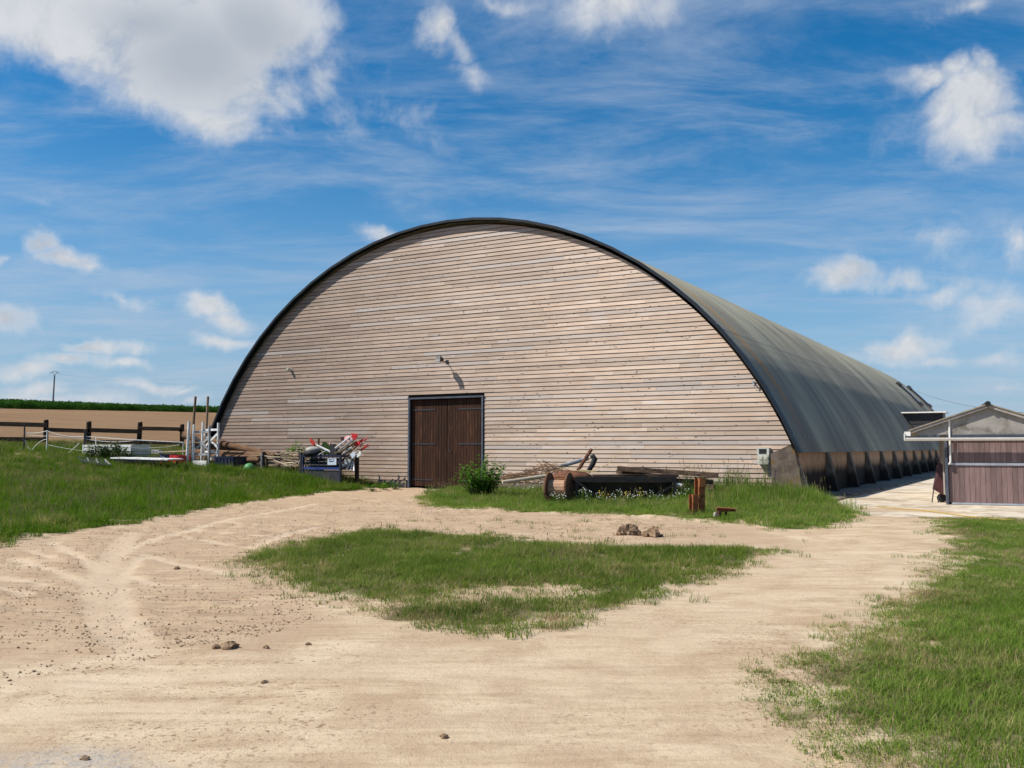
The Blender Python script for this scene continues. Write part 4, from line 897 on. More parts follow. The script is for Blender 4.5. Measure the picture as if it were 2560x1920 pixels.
m = MB(); m.add([(c[0], c[1], c[2] - .04) for c in c4], [(0, 1, 2, 3)]); m.add([(c[0], c[1], c[2] - .055) for c in c4], [(3, 2, 1, 0)]); m.build('panel', 'iron', fr_)
# logs
def log(a, b_, off, r0, r1, lb, off2=None, grp=None):
    p, q = Vector(P(*a, off)), Vector(P(*b_, off if off2 is None else off2)); pts = [tuple(p.lerp(q, i / 6) + Vector((0, 0, random.uniform(-.01, .01)))) for i in range(7)]
    return tag(MB().tube(pts, [r0 + (r1 - r0) * i / 6 for i in range(7)], 14).build('log', 'log_bark', smooth=False), lb, 'log', grp)
log((462, 1088), (690, 1139), 1.0, .19, .11, 'thick brown log lying topmost and slanting on the log pile')
log((470, 1130), (662, 1139), 1.35, .16, .14, 'straight brown log lying level at the front of the log pile')
for i, (y0, y1, of_, r_) in enumerate(((1112, 1134, .7, .13), (1120, 1142, .75, .12), (1140, 1145, 1.5, .12), (1150, 1150, 1.55, .12), (1148, 1152, 1.1, .13))):
    log((473 + 3 * i, y0), (640 + 3 * i, y1), of_, r_, r_ * .9, 'brown log low in the pile behind the jump wings', grp='logs low in the pile')
# navy tub, green ball
s0, zt = fz(553, 1141, 2.2); s1, _ = fz(600, 1141, 2.2); c = ((s0 + s1) / 2, -2.2); g = hg(*c); w_ = (s1 - s0)
tub = thing('plastic_tub', 'open navy blue plastic tub in front of the log pile', 'tub', (c[0], c[1], g))
m = MB(); H_ = zt - g; a0, a1, e = w_ * .45, w_ * .5, .02
ring = lambda k, z_: [(c[0] + sx * k, c[1] + sy * k * .7, z_) for sx, sy in ((-1, -1), (1, -1), (1, 1), (-1, 1))]
vs = ring(a0, g) + ring(a1, g + H_) + ring(a1 - e, g + H_) + ring(a0 - e, g + .05)
m.add(vs, [(0, 3, 2, 1), (12, 13, 14, 15)] + [(4 * k + i, 4 * k + (i + 1) % 4, 4 * k + 4 + (i + 1) % 4, 4 * k + 4 + i) for k in range(3) for i in range(4)]); m.build('tub_body', 'navy', tub)
m = MB(); vs = ring(a1 + .025, g + H_ - .04) + ring(a1 + .025, g + H_ + .004) + ring(a1 + .002, g + H_ + .004) + ring(a1 + .002, g + H_ - .04)
m.add(vs, [(4 * k + i, 4 * k + (i + 1) % 4, (4 * k + 4) % 16 + (i + 1) % 4, (4 * k + 4) % 16 + i) for k in range(4) for i in range(4)]); m.build('rim', 'navy', tub)
for i in range(5): MB().box((c[0] - w_ * .36 + w_ * .18 * i, c[1] - a1 * .685, g + H_ * .5), (.03, .05, H_ * .8)).build('rib', 'navy', tub)
q = P(623, 1172, 2.3); g = hg(q[0], q[1]); m = MB(); m.lathe([(.23 * math.sin(math.pi * (i + .3) / 12.6), .23 - .23 * math.cos(math.pi * (i + .3) / 12.6)) for i in range(13)], (q[0], q[1], g - .02), 24)
bl = thing('ball', 'green plastic ball sunk in the grass before the woodpile', 'ball', (q[0], q[1], g)); m.build('shell', 'green_plastic', bl, smooth=True); MB().lathe([(.2335, -.008), (.2345, 0), (.2335, .008)], (q[0], q[1], g + .21), 28).build('seam', 'green_plastic', bl)
# wood pile with its rack
RO = 1.5; rk = thing('wood_rack', 'dark steel rack posts holding the pile of offcuts', 'rack', base_at(705, RO))
for px, yt in ((658, 1129), (752, 1131)):
    q = P(px, yt, RO); g = hg(q[0], q[1]); MB().box((q[0], q[1], (q[2] + g) / 2 - .05), (.13, .10, q[2] - g + .1)).build('post', 'iron', rk); q2 = (q[0], q[1] + .9); g = hg(*q2); MB().box((q2[0], q2[1], (q[2] + g) / 2), (.13, .10, q[2] - g)).build('post', 'iron', rk)
q = P(654, 1130, RO + .1); MB().tube([(q[0], q[1], hg(q[0], q[1])), q], .022, 8).build('tube', 'galvanised', rk)
for px in (658, 752): q = P(px, 1165, RO); MB().box((q[0], q[1] + .45, hg(q[0], q[1]) + .06), (.10, .8, .08)).build('foot', 'iron', rk)
OFF = [((602, 1141), (657, 1138), 1.5, .06), ((600, 1147), (655, 1145), 1.6, .09), ((605, 1152), (652, 1156), 1.5, .07), ((662, 1140), (700, 1143), 1.6, .05), ((698, 1143), (754, 1146), 1.5, .055), ((666, 1130), (684, 1137), 1.3, .05), ((670, 1146), (700, 1149), 1.45, .05), ((707, 1148), (748, 1153), 1.5, .05), ((684, 1150), (719, 1165), 1.75, .035), ((719, 1165), (745, 1155), 1.78, .04), ((705, 1160), (735, 1156), 1.7, .035), ((690, 1156), (730, 1156), 1.6, .045), ((712, 1134), (728, 1128), 1.4, .03), ((690, 1136), (745, 1131), 1.1, .06), ((740, 1142), (752, 1128), 1.35, .03), ((663, 1134), (750, 1139), 1.0, .08), ((664, 1154), (710, 1160), 1.2, .07), ((672, 1163), (700, 1161), 1.6, .05), ((746, 1162), (750, 1150), 1.7, .05), ((735, 1167), (750, 1162), 1.7, .03), ((610, 1160), (650, 1163), 1.4, .08), ((604, 1157), (640, 1158), 1.1, .1), ((664, 1160), (748, 1164), 1.0, .1), ((666, 1149), (748, 1151), .9, .1), ((700, 1131), (722, 1136), 1.2, .045), ((722, 1133), (738, 1141), 1.45, .035)]
for i, (a, b_, of_, wd) in enumerate(OFF):
    p, q = Vector(P(*a, of_)), Vector(P(*b_, of_ + random.uniform(-.1, .1))); md = p.lerp(q, .5) + Vector((0, 0, random.uniform(-.02, .03)))
    if i % 3: m = MB().bar(p, md, wd, wd * .6).bar(md, q, wd * .96, wd * .58)
    else: m = MB().tube([p, md, q], [wd * .5, wd * .55, wd * .42], 7)
    tag(m.build('offcut', 'pale_wood' if i in (3, 8, 9, 10, 12, 18) else 'old_wood'), ('pale ' if i in (3, 8, 9, 10, 12, 18) else 'brown ') + ('sawn offcut ' if i % 3 else 'round branch offcut ') + ('poking out left of the rack post beside the navy tub' if max(a[0], b_[0]) < 660 else 'on top of the pile between the rack posts' if (a[1] + b_[1]) / 2 < 1140 else 'within the pile between the rack posts'), 'offcut', 'offcuts in the woodpile')
# blue crate
BO = 1.9; s0, zt = fz(756, 1137, BO); s1, _ = fz(853, 1137, BO); g = min(hg(s0, -BO), hg(s1, -BO)); cr = thing('steel_crate', 'dark blue steel cage crate with a small white sign on its front', 'crate', ((s0 + s1) / 2, -BO + .5, g))
zb = fz(800, 1171, BO)[1]
for x_ in (s0 + .035, s1 - .035):
    for t_ in (-BO, -BO + 1.05): MB().box((x_, t_, (zt + g) / 2), (.075, .075, zt - g)).build('corner_post', 'navy', cr)
for zz, mm in ((zt - .05, 'navy'), (zb, 'blue_paint')):
    for t_ in (-BO, -BO + 1.05): MB().box(((s0 + s1) / 2, t_, zz), (s1 - s0 - .15, .05, .09)).build('rail', mm, cr)
    for x_ in (s0 + .035, s1 - .035): MB().box((x_, -BO + .525, zz), (.05, .97, .09)).build('rail', 'navy', cr)
for i in range(1, 9):
    x_ = s0 + (s1 - s0) * i / 9
    MB().tube([(x_, -BO + .005, zb), (x_, -BO + .005, zt - .08)], .008, 5).build('mesh_wire', 'navy', cr); MB().tube([(x_, -BO + 1.05, zb), (x_, -BO + 1.05, zt - .08)], .008, 5).build('mesh_wire', 'navy', cr)
for i in range(1, 4): zz = zb + (zt - zb) * i / 4; MB().tube([(s0 + .05, -BO + .02, zz), (s1 - .05, -BO + .02, zz)], .008, 5).build('mesh_wire', 'navy', cr)
MB().box(((s0 + s1) / 2, -BO + .03, (zb + g) / 2 - .03), (s1 - s0 - .16, .02, zb - g - .08)).build('skirt', 'iron', cr)
MB().box(((s0 + s1) / 2, -BO + .525, zb - .01), (s1 - s0 - .1, 1.0, .03)).build('floor_plate', 'iron', cr)
MB().box(((s0 + s1) / 2, -BO + .62, (zb + zt) / 2 - .08), (s1 - s0 - .3, .75, (zt - zb) * .72)).build('liner', 'rubber', cr)
qa, qb = P(819, 1146, BO + .06), P(840.5, 1162.5, BO + .06); sg_ = MB().box(((qa[0] + qb[0]) / 2, -BO - .055, (qa[2] + qb[2]) / 2), (qb[0] - qa[0], .012, qa[2] - qb[2])).build('sign', 'sign_plate', cr)
for (u0, u1, v_) in ((.13, .50, .80), (.60, .80, .79), (.18, .72, .52)):
    MB().box((qa[0] + (qb[0] - qa[0]) * (u0 + u1) / 2, -BO - .063, qb[2] + (qa[2] - qb[2]) * v_), ((qb[0] - qa[0]) * (u1 - u0), .004, .035)).build('sign_line', 'sign_ink', sg_)
# what lies on and in the crate
q = P(783, 1121, 1.5); m = MB(); m.lathe([(.05, -.02), (.27, .02), (.33, .10), (.25, .19), (.12, .23), (.02, .24)], (q[0], q[1], q[2] - .16), 14); tag(m.build('sack', 'sack', smooth=True), 'pale grey sack slumped on top of the blue cage crate', 'sack')
q = P(782, 1133, 1.75); m = MB(); m.lathe([(.20, -.08), (.34, -.10), (.38, 0), (.34, .10), (.20, .08), (.20, -.08)], (q[0], q[1], q[2]), 20); tag(m.build('tyre', 'rubber', smooth=True), 'black tyre lying under the sack on the crate', 'tyre')
def stick(a, b_, off, off2, r_, mat, lb, nm='pole', grp=None): return tag(MB().tube([P(*a, off), P(*b_, off2)], r_, 8).build(nm, mat), lb, 'pole', grp)
stick((791, 1113), (829, 1131), 1.9, 1.7, .042, 'white_paint', 'thick white pole sloping down across the top of the crate')
stick((797, 1137), (815, 1127), 1.95, 1.9, .03, 'grey_paint', 'short grey pole on the front edge of the crate')
stick((836, 1134), (846, 1130), 1.9, 1.8, .03, 'old_wood', 'stub of pole poking over the right corner of the crate')
stick((797, 1097), (796, 1118), 1.4, 1.4, .04, 'rust_dark', 'short upright rusty stake behind the sack')
stick((826, 1104), (824, 1122), 1.3, 1.3, .03, 'pink_paint', 'short upright red tipped stake behind the crate')
q = P(838, 1124, 1.6); m = MB(); m.prism([(q[0] - .22, q[2] - .25), (q[0] + .22, q[2] - .28), (q[0] + .16, q[2] + .02), (q[0] - .12, q[2] + .22)], -1.75, -1.45); tag(m.build('rubber_block', 'rubber'), 'black wedge shaped rubber block on the crate', 'block')
q = P(817, 1121, 1.5); m = MB(); m.box(q, (.5, .12, .34), (.1, .5, 0)); m.box((q[0] + .1, q[1] - .1, q[2] - .12), (.35, .1, .2), (0, -.3, .2)); tag(m.build('folded_tarp', 'dark_leaf'), 'dull green folded tarpaulin between the sack and the rubber block', 'tarpaulin')
# leaning bundle of markers
grp = 'poles leaning beside the crate'
for (a, b_, r_, mt) in (((838, 1121), (881, 1089), .055, 'white_paint'), ((845, 1128), (893, 1093), .045, 'grey_paint'), ((847, 1134), (890, 1103), .05, 'old_wood'), ((858, 1134), (880, 1118), .045, 'white_paint'), ((852, 1154), (893, 1114), .04, 'old_wood'), ((856, 1158), (893, 1121), .045, 'pale_wood'), ((854, 1166), (889, 1143), .05, 'grey_paint'), ((856, 1172), (886, 1149), .06, 'grey_paint'), ((866, 1174), (884, 1147), .04, 'white_paint'), ((876, 1176), (884, 1146), .035, 'white_paint'), ((885, 1178), (883, 1147), .035, 'white_paint'), ((848, 1130), (884, 1112), .04, 'old_wood'), ((850, 1143), (880, 1124), .05, 'old_wood'), ((853, 1161), (886, 1136), .05, 'old_wood')):
    stick(a, b_, 1.75 + random.uniform(-.2, .1), 1.05 + random.uniform(-.1, .3), r_ * .78, mt, {'white_paint': 'white pole in the bundle leaning to the right of the crate', 'grey_paint': 'grey pole in the bundle leaning to the right of the crate', 'old_wood': 'brown pole in the bundle leaning to the right of the crate', 'pale_wood': 'pale yellow pole in the bundle leaning to the right of the crate'}[mt], grp=grp)
def flag(pole_, panel, off, mp, mf, lb):
    a, b_ = pole_; q = P(*a, off); t_ = thing('marker_flag', lb, 'marker', (q[0], q[1], min(q[2], P(*b_, off)[2])))
    MB().tube([P(*a, off), P(*b_, off - .1)], .03, 8).build('pole', mp, t_); pts = [fz(*p, off) for p in panel]
    pts = pts if sum((p2[0] - p1[0]) * (p2[1] + p1[1]) for p1, p2 in zip(pts, pts[1:] + pts[:1])) < 0 else pts[::-1]
    MB().prism(pts, -off - .06, -off - .035).build('flag_panel', mf, t_); return t_
flag(((868, 1112), (886, 1090)), [(880, 1083), (897, 1085), (894, 1096), (886, 1100), (882, 1094)], 1.25, 'white_paint', 'red_paint', 'red arrow shaped marker at the top of the leaning bundle')
flag(((880, 1118), (894, 1106)), [(888, 1104), (901, 1103), (902, 1111), (896, 1117), (887, 1113)], 1.2, 'old_wood', 'red_paint', 'red round ended marker low on the leaning bundle')
flag(((858, 1112), (870, 1098)), [(862, 1104), (864, 1092), (872, 1088), (881, 1094), (879, 1104)], 1.15, 'pink_paint', 'pink_paint', 'faded pink marker panel behind the leaning bundle')
flag(((856, 1110), (860, 1096)), [(853, 1093), (863, 1092), (861, 1102), (855, 1102)], 1.05, 'old_wood', 'maroon', 'dark maroon marker panel behind the leaning bundle')
flag(((789, 1120), (781, 1099)), [(778, 1095), (782, 1099), (790, 1105), (786, 1114), (777, 1105)], 1.3, 'rust_dark', 'red_paint', 'red arrow shaped marker above the sack')
flag(((896, 1108), (920, 1094)), [(897, 1104), (908, 1097), (911, 1099), (901, 1106)], 1.1, 'red_paint', 'red_paint', 'red painted stake pointing up to the right at the bundle end')
flag(((900, 1128), (923, 1112)), [(905, 1122), (918, 1112), (920, 1115), (908, 1125)], 1.1, 'red_paint', 'red_paint', 'red painted stake pointing right below the other red stake')
flag(((900, 1118), (914, 1099)), [(902, 1112), (907, 1106), (909, 1108), (904, 1114)], 1.0, 'pink_paint', 'pink_paint', 'pale pink stake crossing between the two red stakes')
flag(((884, 1148), (890, 1130)), [(878, 1134), (889, 1129), (891, 1138), (884, 1146), (880, 1142)], 1.4, 'white_paint', 'sign_plate', 'pale grey marker panel on the short white poles')
flag(((892, 1142), (902, 1128)), [(892, 1142), (897, 1133), (905, 1130), (904, 1138), (896, 1144)], 1.35, 'white_paint', 'white_paint', 'white marker panel with a pink pole beside the dark stake')
flag(((864, 1160), (872, 1150)), [(862, 1152), (872, 1147), (880, 1150), (874, 1162), (864, 1166)], 1.6, 'grey_paint', 'grey_paint', 'grey marker panel low in the leaning bundle')
q = P(891.5, 1142, 1.1); g = hg(q[0], q[1]); tag(MB().tube([(q[0], q[1], g - .1), (q[0], q[1], q[2] - .03), q], [.065, .065, .05], 8).build('stake', 'fence_wood'), 'dark upright stake between the marker bundle and the door', 'stake')

# ------------------------------------------------------------------ right of the door
# cable spool
sp0 = gnd(1400, 1262); ax = Vector((math.cos(.36), -math.sin(.36), 0)); spr = .455; SPF = Frame((sp0[0], sp0[1] + .42, gz1(sp0[0], sp0[1] + .42)), -.36)
spool = thing('cable_spool', 'old wooden cable spool with two brown flanges in the weeds', 'spool', (0, 0, 0), SPF)
for x_ in (-.30, .30):
    fl_ = MB(SPF).lathe([(spr - .01, -.03), (spr, -.02), (spr, .02), (spr - .01, .03)], (x_, 0, spr - .02), 32, 'x').build('flange', 'spool_wood', spool)
    MB(SPF).lathe([(.06, -.04), (.06, .04)], (x_ + (.01 if x_ > 0 else -.01), 0, spr - .02), 14, 'x').build('hub', 'iron', fl_)
for i in range(16):
    a = 2 * math.pi * i / 16; r_ = .225; m = MB(SPF); m.box((0, r_ * math.cos(a), spr - .02 + r_ * math.sin(a)), (.535, .086, .03), (a + math.pi / 2, 0, 0)); m.build('drum_slat', 'spool_drum_wood', spool)
# rusty bowl behind it
q = at_depth(1430, 1192, 27.6); m = MB(WF); R_ = .60; prof = [(R_ * math.cos(i * math.pi / 2 / 9) + .0, .22 * math.sin(i * math.pi / 2 / 9)) for i in range(9)] + [(.03, .22)]
m.lathe(prof + [(p[0] * .97, p[1] - .02) for p in prof[::-1]], (q[0], q[1], q[2] - .02), 36)
bw = thing('rusty_bowl', 'wide rusty steel dish turned upside down behind the spool', 'bowl', (q[0], q[1], gz1(q[0], q[1])), WF); m.build('dish', 'rust_dark', bw, smooth=True)
MB(WF).lathe([(R_ - .02, -.03), (R_ + .025, -.03), (R_ + .025, .0), (R_ - .02, .0)], (q[0], q[1], q[2] - .02), 36).build('rim', 'rust', bw); g = gz1(q[0], q[1])
for a in (.3, 2.2, 4.2): MB(WF).tube([(q[0] + .45 * math.cos(a), q[1] + .45 * math.sin(a), q[2] + .02), (q[0] + .5 * math.cos(a), q[1] + .5 * math.sin(a), g - .05)], .03, 8).build('leg', 'rust_dark', bw)
def wtube(pts, Ys, r_, nm, mat, lb, cat, n=10, smooth=False):
    return tag(MB(WF).tube([tuple(at_depth(p[0], p[1], y_)) for p, y_ in zip(pts, Ys)], r_, n).build(nm, mat, smooth=smooth), lb, cat)
wtube([(1438, 1186), (1478, 1124)], [27.9, 28.6], [.055, .055], 'leaning_post', 'rust_dark', 'thick brown post leaning up to the right behind the dish', 'post')
wtube([(1476, 1142), (1483, 1140), (1487, 1147), (1482, 1160), (1470, 1180)], [29.4] * 5, [.05, .07, .09, .085, .07], 'rubber_strap', 'rubber', 'curved black rubber strap behind the leaning brown post', 'strap', 8, True)
wtube([(1366, 1178), (1410, 1163), (1470, 1146)], [29.0, 29.3, 29.6], [.06, .065, .065], 'timber_pole', 'grey_paint', 'grey timber pole rising behind the brush pile', 'pole')
wtube([(1256, 1205), (1300, 1199), (1372, 1189)], [27.6, 27.8, 28.2], [.05, .05, .055], 'timber_pole', 'pale_wood', 'pale grey pole lying level between the bush and the spool', 'pole')
wtube([(1448, 1174), (1480, 1178), (1520, 1160), (1540, 1139)], [27.5, 27.4, 27.6, 27.8], [.012, .012, .011, .008], 'dry_stem', 'straw', 'long bent dry stem rising to the right of the leaning post', 'stem', 5)
wtube([(1392, 1168), (1430, 1176), (1475, 1180), (1500, 1176)], [27.3, 27.3, 27.3, 27.4], [.012, .012, .012, .01], 'dry_stem', 'straw', 'dry stem hanging across the front of the leaning post', 'stem', 5)
# black steel trough on braces
tx0, tx1 = gnd(1440, 1262)[0], gnd(1692, 1261)[0]; tY = 26.45; g = gz1((tx0 + tx1) / 2, tY); ztp = float(at_depth(1560, 1192, tY)[2]); tr = thing('steel_trough', 'long black steel trough on braced legs in tall daisies', 'trough', ((tx0 + tx1) / 2, tY, g), WF); cxt = (tx0 + tx1) / 2; wt_ = tx1 - tx0
MB(WF).box((cxt, tY, ztp - .075), (wt_, .08, .15)).build('top_beam', 'black_steel', tr); MB(WF).box((cxt, tY + .95, ztp - .075), (wt_, .08, .15)).build('top_beam', 'black_steel', tr)
for x_ in (tx0 + .04, tx1 - .04):
    MB(WF).box((x_, tY + .475, ztp - .08), (.08, .868, .14)).build('end_beam', 'black_steel', tr)
    for y_ in (tY, tY + .95): MB(WF).box((x_ + (.001 if x_ < cxt else -.001), y_, (ztp - .15 + g) / 2 - .05), (.085, .085, ztp - .15 - g + .1)).build('leg', 'black_steel', tr)
MB(WF).bar((tx0 + .1, tY - .02, ztp - .17), (tx0 + .82, tY - .02, g + .02), .06, .05).build('brace', 'black_steel', tr); MB(WF).bar((tx1 - .1, tY - .02, ztp - .25), (tx1 - .85, tY - .02, g + .08), .06, .05).build('brace', 'black_steel', tr)
MB(WF).add([(tx0 + .09, tY + .10, ztp - .16), (tx1 - .09, tY + .10, ztp - .16), (tx1 - .09, tY + .30, g + .10), (tx0 + .09, tY + .30, g + .10), (tx1 - .09, tY + .70, g + .10), (tx0 + .09, tY + .70, g + .10), (tx1 - .09, tY + .88, ztp - .16), (tx0 + .09, tY + .88, ztp - .16)], [(0, 1, 2, 3), (3, 2, 4, 5), (5, 4, 6, 7)]).build('trough_body', 'black_steel', tr)
# railway sleepers
def beam(a, b_, Ya, Yb, hh, dd, lb, grp=None):
    p, q = Vector(at_depth(*a, Ya)), Vector(at_depth(*b_, Yb)); m = MB(WF); n_ = 7; d = (q - p); side = Vector((-d.y, d.x, 0)).normalized(); vs = []
    for i in range(n_ + 1):
        c = p.lerp(q, i / n_)
        for (y_, z_) in ((-1, -1), (1, -1), (1, 1), (-1, 1)): j = random.uniform(.90, 1.06); v = c + side * (y_ * dd / 2 * j) + Vector((0, 0, z_ * hh / 2 * j)); vs.append(tuple(v))
    fs = [(3, 2, 1, 0), tuple(n_ * 4 + i for i in range(4))] + [(k * 4 + i, k * 4 + (i + 1) % 4, k * 4 + 4 + (i + 1) % 4, k * 4 + 4 + i) for k in range(n_) for i in range(4)]
    return tag(m.add(vs, fs).build('sleeper', 'sleeper'), lb, 'sleeper', grp)
beam((1545, 1171), (1795, 1188), 28.6, 27.6, .145, .24, 'weathered railway sleeper lying highest on the timber stack against the boards')
beam((1481, 1190.5), (1694, 1189), 26.62, 26.8, .10, .22, 'weathered railway sleeper laid along the top of the black trough')
beam((1543, 1179), (1690, 1195), 28.9, 28.2, .13, .22, 'dark railway sleeper directly under the highest one')
for i, (y0, y1, dy) in enumerate(((1196, 1206, .1), (1207, 1218, -.2), (1210, 1220, .5), (1219, 1229, 0), (1221, 1231, .6))): beam((1552 + 4 * i, y0), (1782 + 3 * i, y1), 28.8 + dy, 27.8 + dy, .15, .24, 'dark railway sleeper low in the timber stack behind the weeds', 'sleepers low in the stack')
wtube([(1690, 1211), (1704, 1214)], [27.2, 27.2], [.05, .05], 'pipe_offcut', 'white_pvc', 'short white pipe poking from the right end of the trough', 'pipe')
# rusty stanchion of two beams on a foot plate
sq = gnd(1744, 1287); STF = Frame((sq[0], sq[1], gz1(sq[0], sq[1])), .42); sc1 = sq[1] / FPX
st = thing('rusty_stanchion', 'rusty steel stanchion of two unequal uprights on a foot plate', 'stanchion', (0, 0, 0), STF)
MB(STF).box((.0, .0, .02), (.52, .34, .04)).build('foot_plate', 'rust_dark', st)
def ibeam(x_, y_, h_, w_, nm): 
    m = MB(STF); m.box((x_, y_ - w_ / 2, .04 + h_ / 2), (w_, .02, h_)); m.box((x_, y_ + w_ / 2, .04 + h_ / 2), (w_, .02, h_)); m.box((x_, y_, .04 + h_ / 2), (.016, w_ - .02, h_ - .002)); return m.build(nm, 'rust', st)
ibeam(.085, .02, .82, .17, 'upright'); ibeam(-.115, .0, .43, .15, 'upright')
MB(STF).box((.085, -.085, .76), (.18, .03, .21)).build('cap_plate', 'rust', st); MB(STF).box((-.115, -.09, .38), (.16, .03, .18)).build('cap_plate', 'rust', st)
MB(STF).box((-.02, -.03, .30), (.20, .13, .018)).build('bracket', 'rust_dark', st)
sq = gnd(1812, 1297); PF = Frame((sq[0], sq[1], gz1(sq[0], sq[1])), .15); rb = thing('rusty_bracket', 'small rusty angle bracket on the ground beside the stanchion', 'bracket', (0, 0, 0), PF)
MB(PF).prism([(-.19, .16), (.26, .17), (.26, .215), (.12, .245), (-.19, .26)], -.012, .012).build('web_plate', 'rust', rb); MB(PF).add([(-.19, -.08, .262), (.28, -.05, .225), (.28, .16, .235), (-.19, .16, .272), (-.19, -.08, .250), (.28, -.05, .213), (.28, .16, .223), (-.19, .16, .26)], [(0, 1, 2, 3), (7, 6, 5, 4), (0, 4, 5, 1), (1, 5, 6, 2), (2, 6, 7, 3), (3, 7, 4, 0)]).build('top_plate', 'rust', rb)
MB(PF).box((-.13, .02, .06), (.07, .14, .26)).build('leg', 'rust_dark', rb); MB(PF).box((.09, .16, .08), (.05, .03, .28)).build('leg', 'rust_dark', rb); MB(PF).box((-.20, .05, .10), (.06, .10, .10), (0, .3, 0)).build('wedge', 'pebble', rb)

# ------------------------------------------------------------------ clods and stones
def lump(x, y, r_, seed, fl_=.6, mat='clod', sink=.25):
    rg = random.Random(seed); m = MB(WF); n_, k_ = 12, 7; vs = []
    ph = [rg.uniform(0, 6.28) for _ in range(6)]
    for i in range(k_ + 1):
        th = math.pi * i / k_
        for j in range(n_):
            a = 2 * math.pi * j / n_; rr = r_ * (1 + .22 * math.sin(2 * a + ph[0]) * math.sin(th) + .16 * math.sin(3 * a + ph[1] + 2 * th) + .14 * math.sin(5 * a + 3 * th + ph[2]) + rg.uniform(-.10, .10))
            vs.append((x + rr * math.sin(th) * math.cos(a), y + rr * math.sin(th) * math.sin(a), rr * math.cos(th) * fl_))
    fs = [(i * n_ + j, (i + 1) * n_ + j, (i + 1) * n_ + (j + 1) % n_, i * n_ + (j + 1) % n_) for i in range(k_) for j in range(n_)]
    g = gz1(x, y) + r_ * fl_ * (1 - 2 * sink) * (.7 if r_ < .1 else 1); return m.add([(v[0], v[1], v[2] + g) for v in vs], fs)
for (px, py, r_, lb) in ((1571, 1334, .17, 'large cracked clod of earth with straw, left of a matching pair'), (1634, 1338, .15, 'large crumbly clod of earth, right of a matching pair'), (572, 1630, .060, 'brown clod of earth alone on the open sand'), (540, 1630, .035, 'flat crumb of earth touching the brown clod'), (665, 1628, .028, 'small clod of earth beside the brown one'), (770, 1618, .022, 'round pebble of earth on the open sand past two clods'), (443, 1422, .04, 'lone dark clod among the rake marks'), (212, 1895, .022, 'dark stone by the grey asphalt patch'), (660, 1718, .020, 'crumbled lump of earth in the middle of the sand'), (1110, 1850, .024, 'broken clod near straw on the sand')):
    q = gnd(px, py); m = lump(q[0], q[1], r_, px, .75 if r_ > .08 else .6)
    if r_ > .1:
        rq = random.Random(px)
        for k_ in range(9): a = rq.uniform(0, 6.28); l2 = lump(q[0] + r_ * 1.0 * math.cos(a), q[1] + r_ * .6 * math.sin(a), r_ * rq.uniform(.22, .5), px + k_, .8, sink=.1); m.add([(v[0], v[1], v[2] + r_ * rq.uniform(0, .02)) for v in l2.v], l2.f)
        for k_ in range(26): a = rq.uniform(0, 6.28); c = Vector((q[0] + r_ * rq.uniform(-.9, .9), q[1] - r_ * rq.uniform(-.2, .7), gz1(q[0], q[1]) + r_ * rq.uniform(.3, 1.2))); d = Vector((math.cos(a), math.sin(a) * .4, rq.uniform(-.2, .6))) * r_ * .35; m.tube([c - d, c + d], [.006, .003], 4)
    tag(m.build('clod', 'clod_dark'), lb, 'clod')
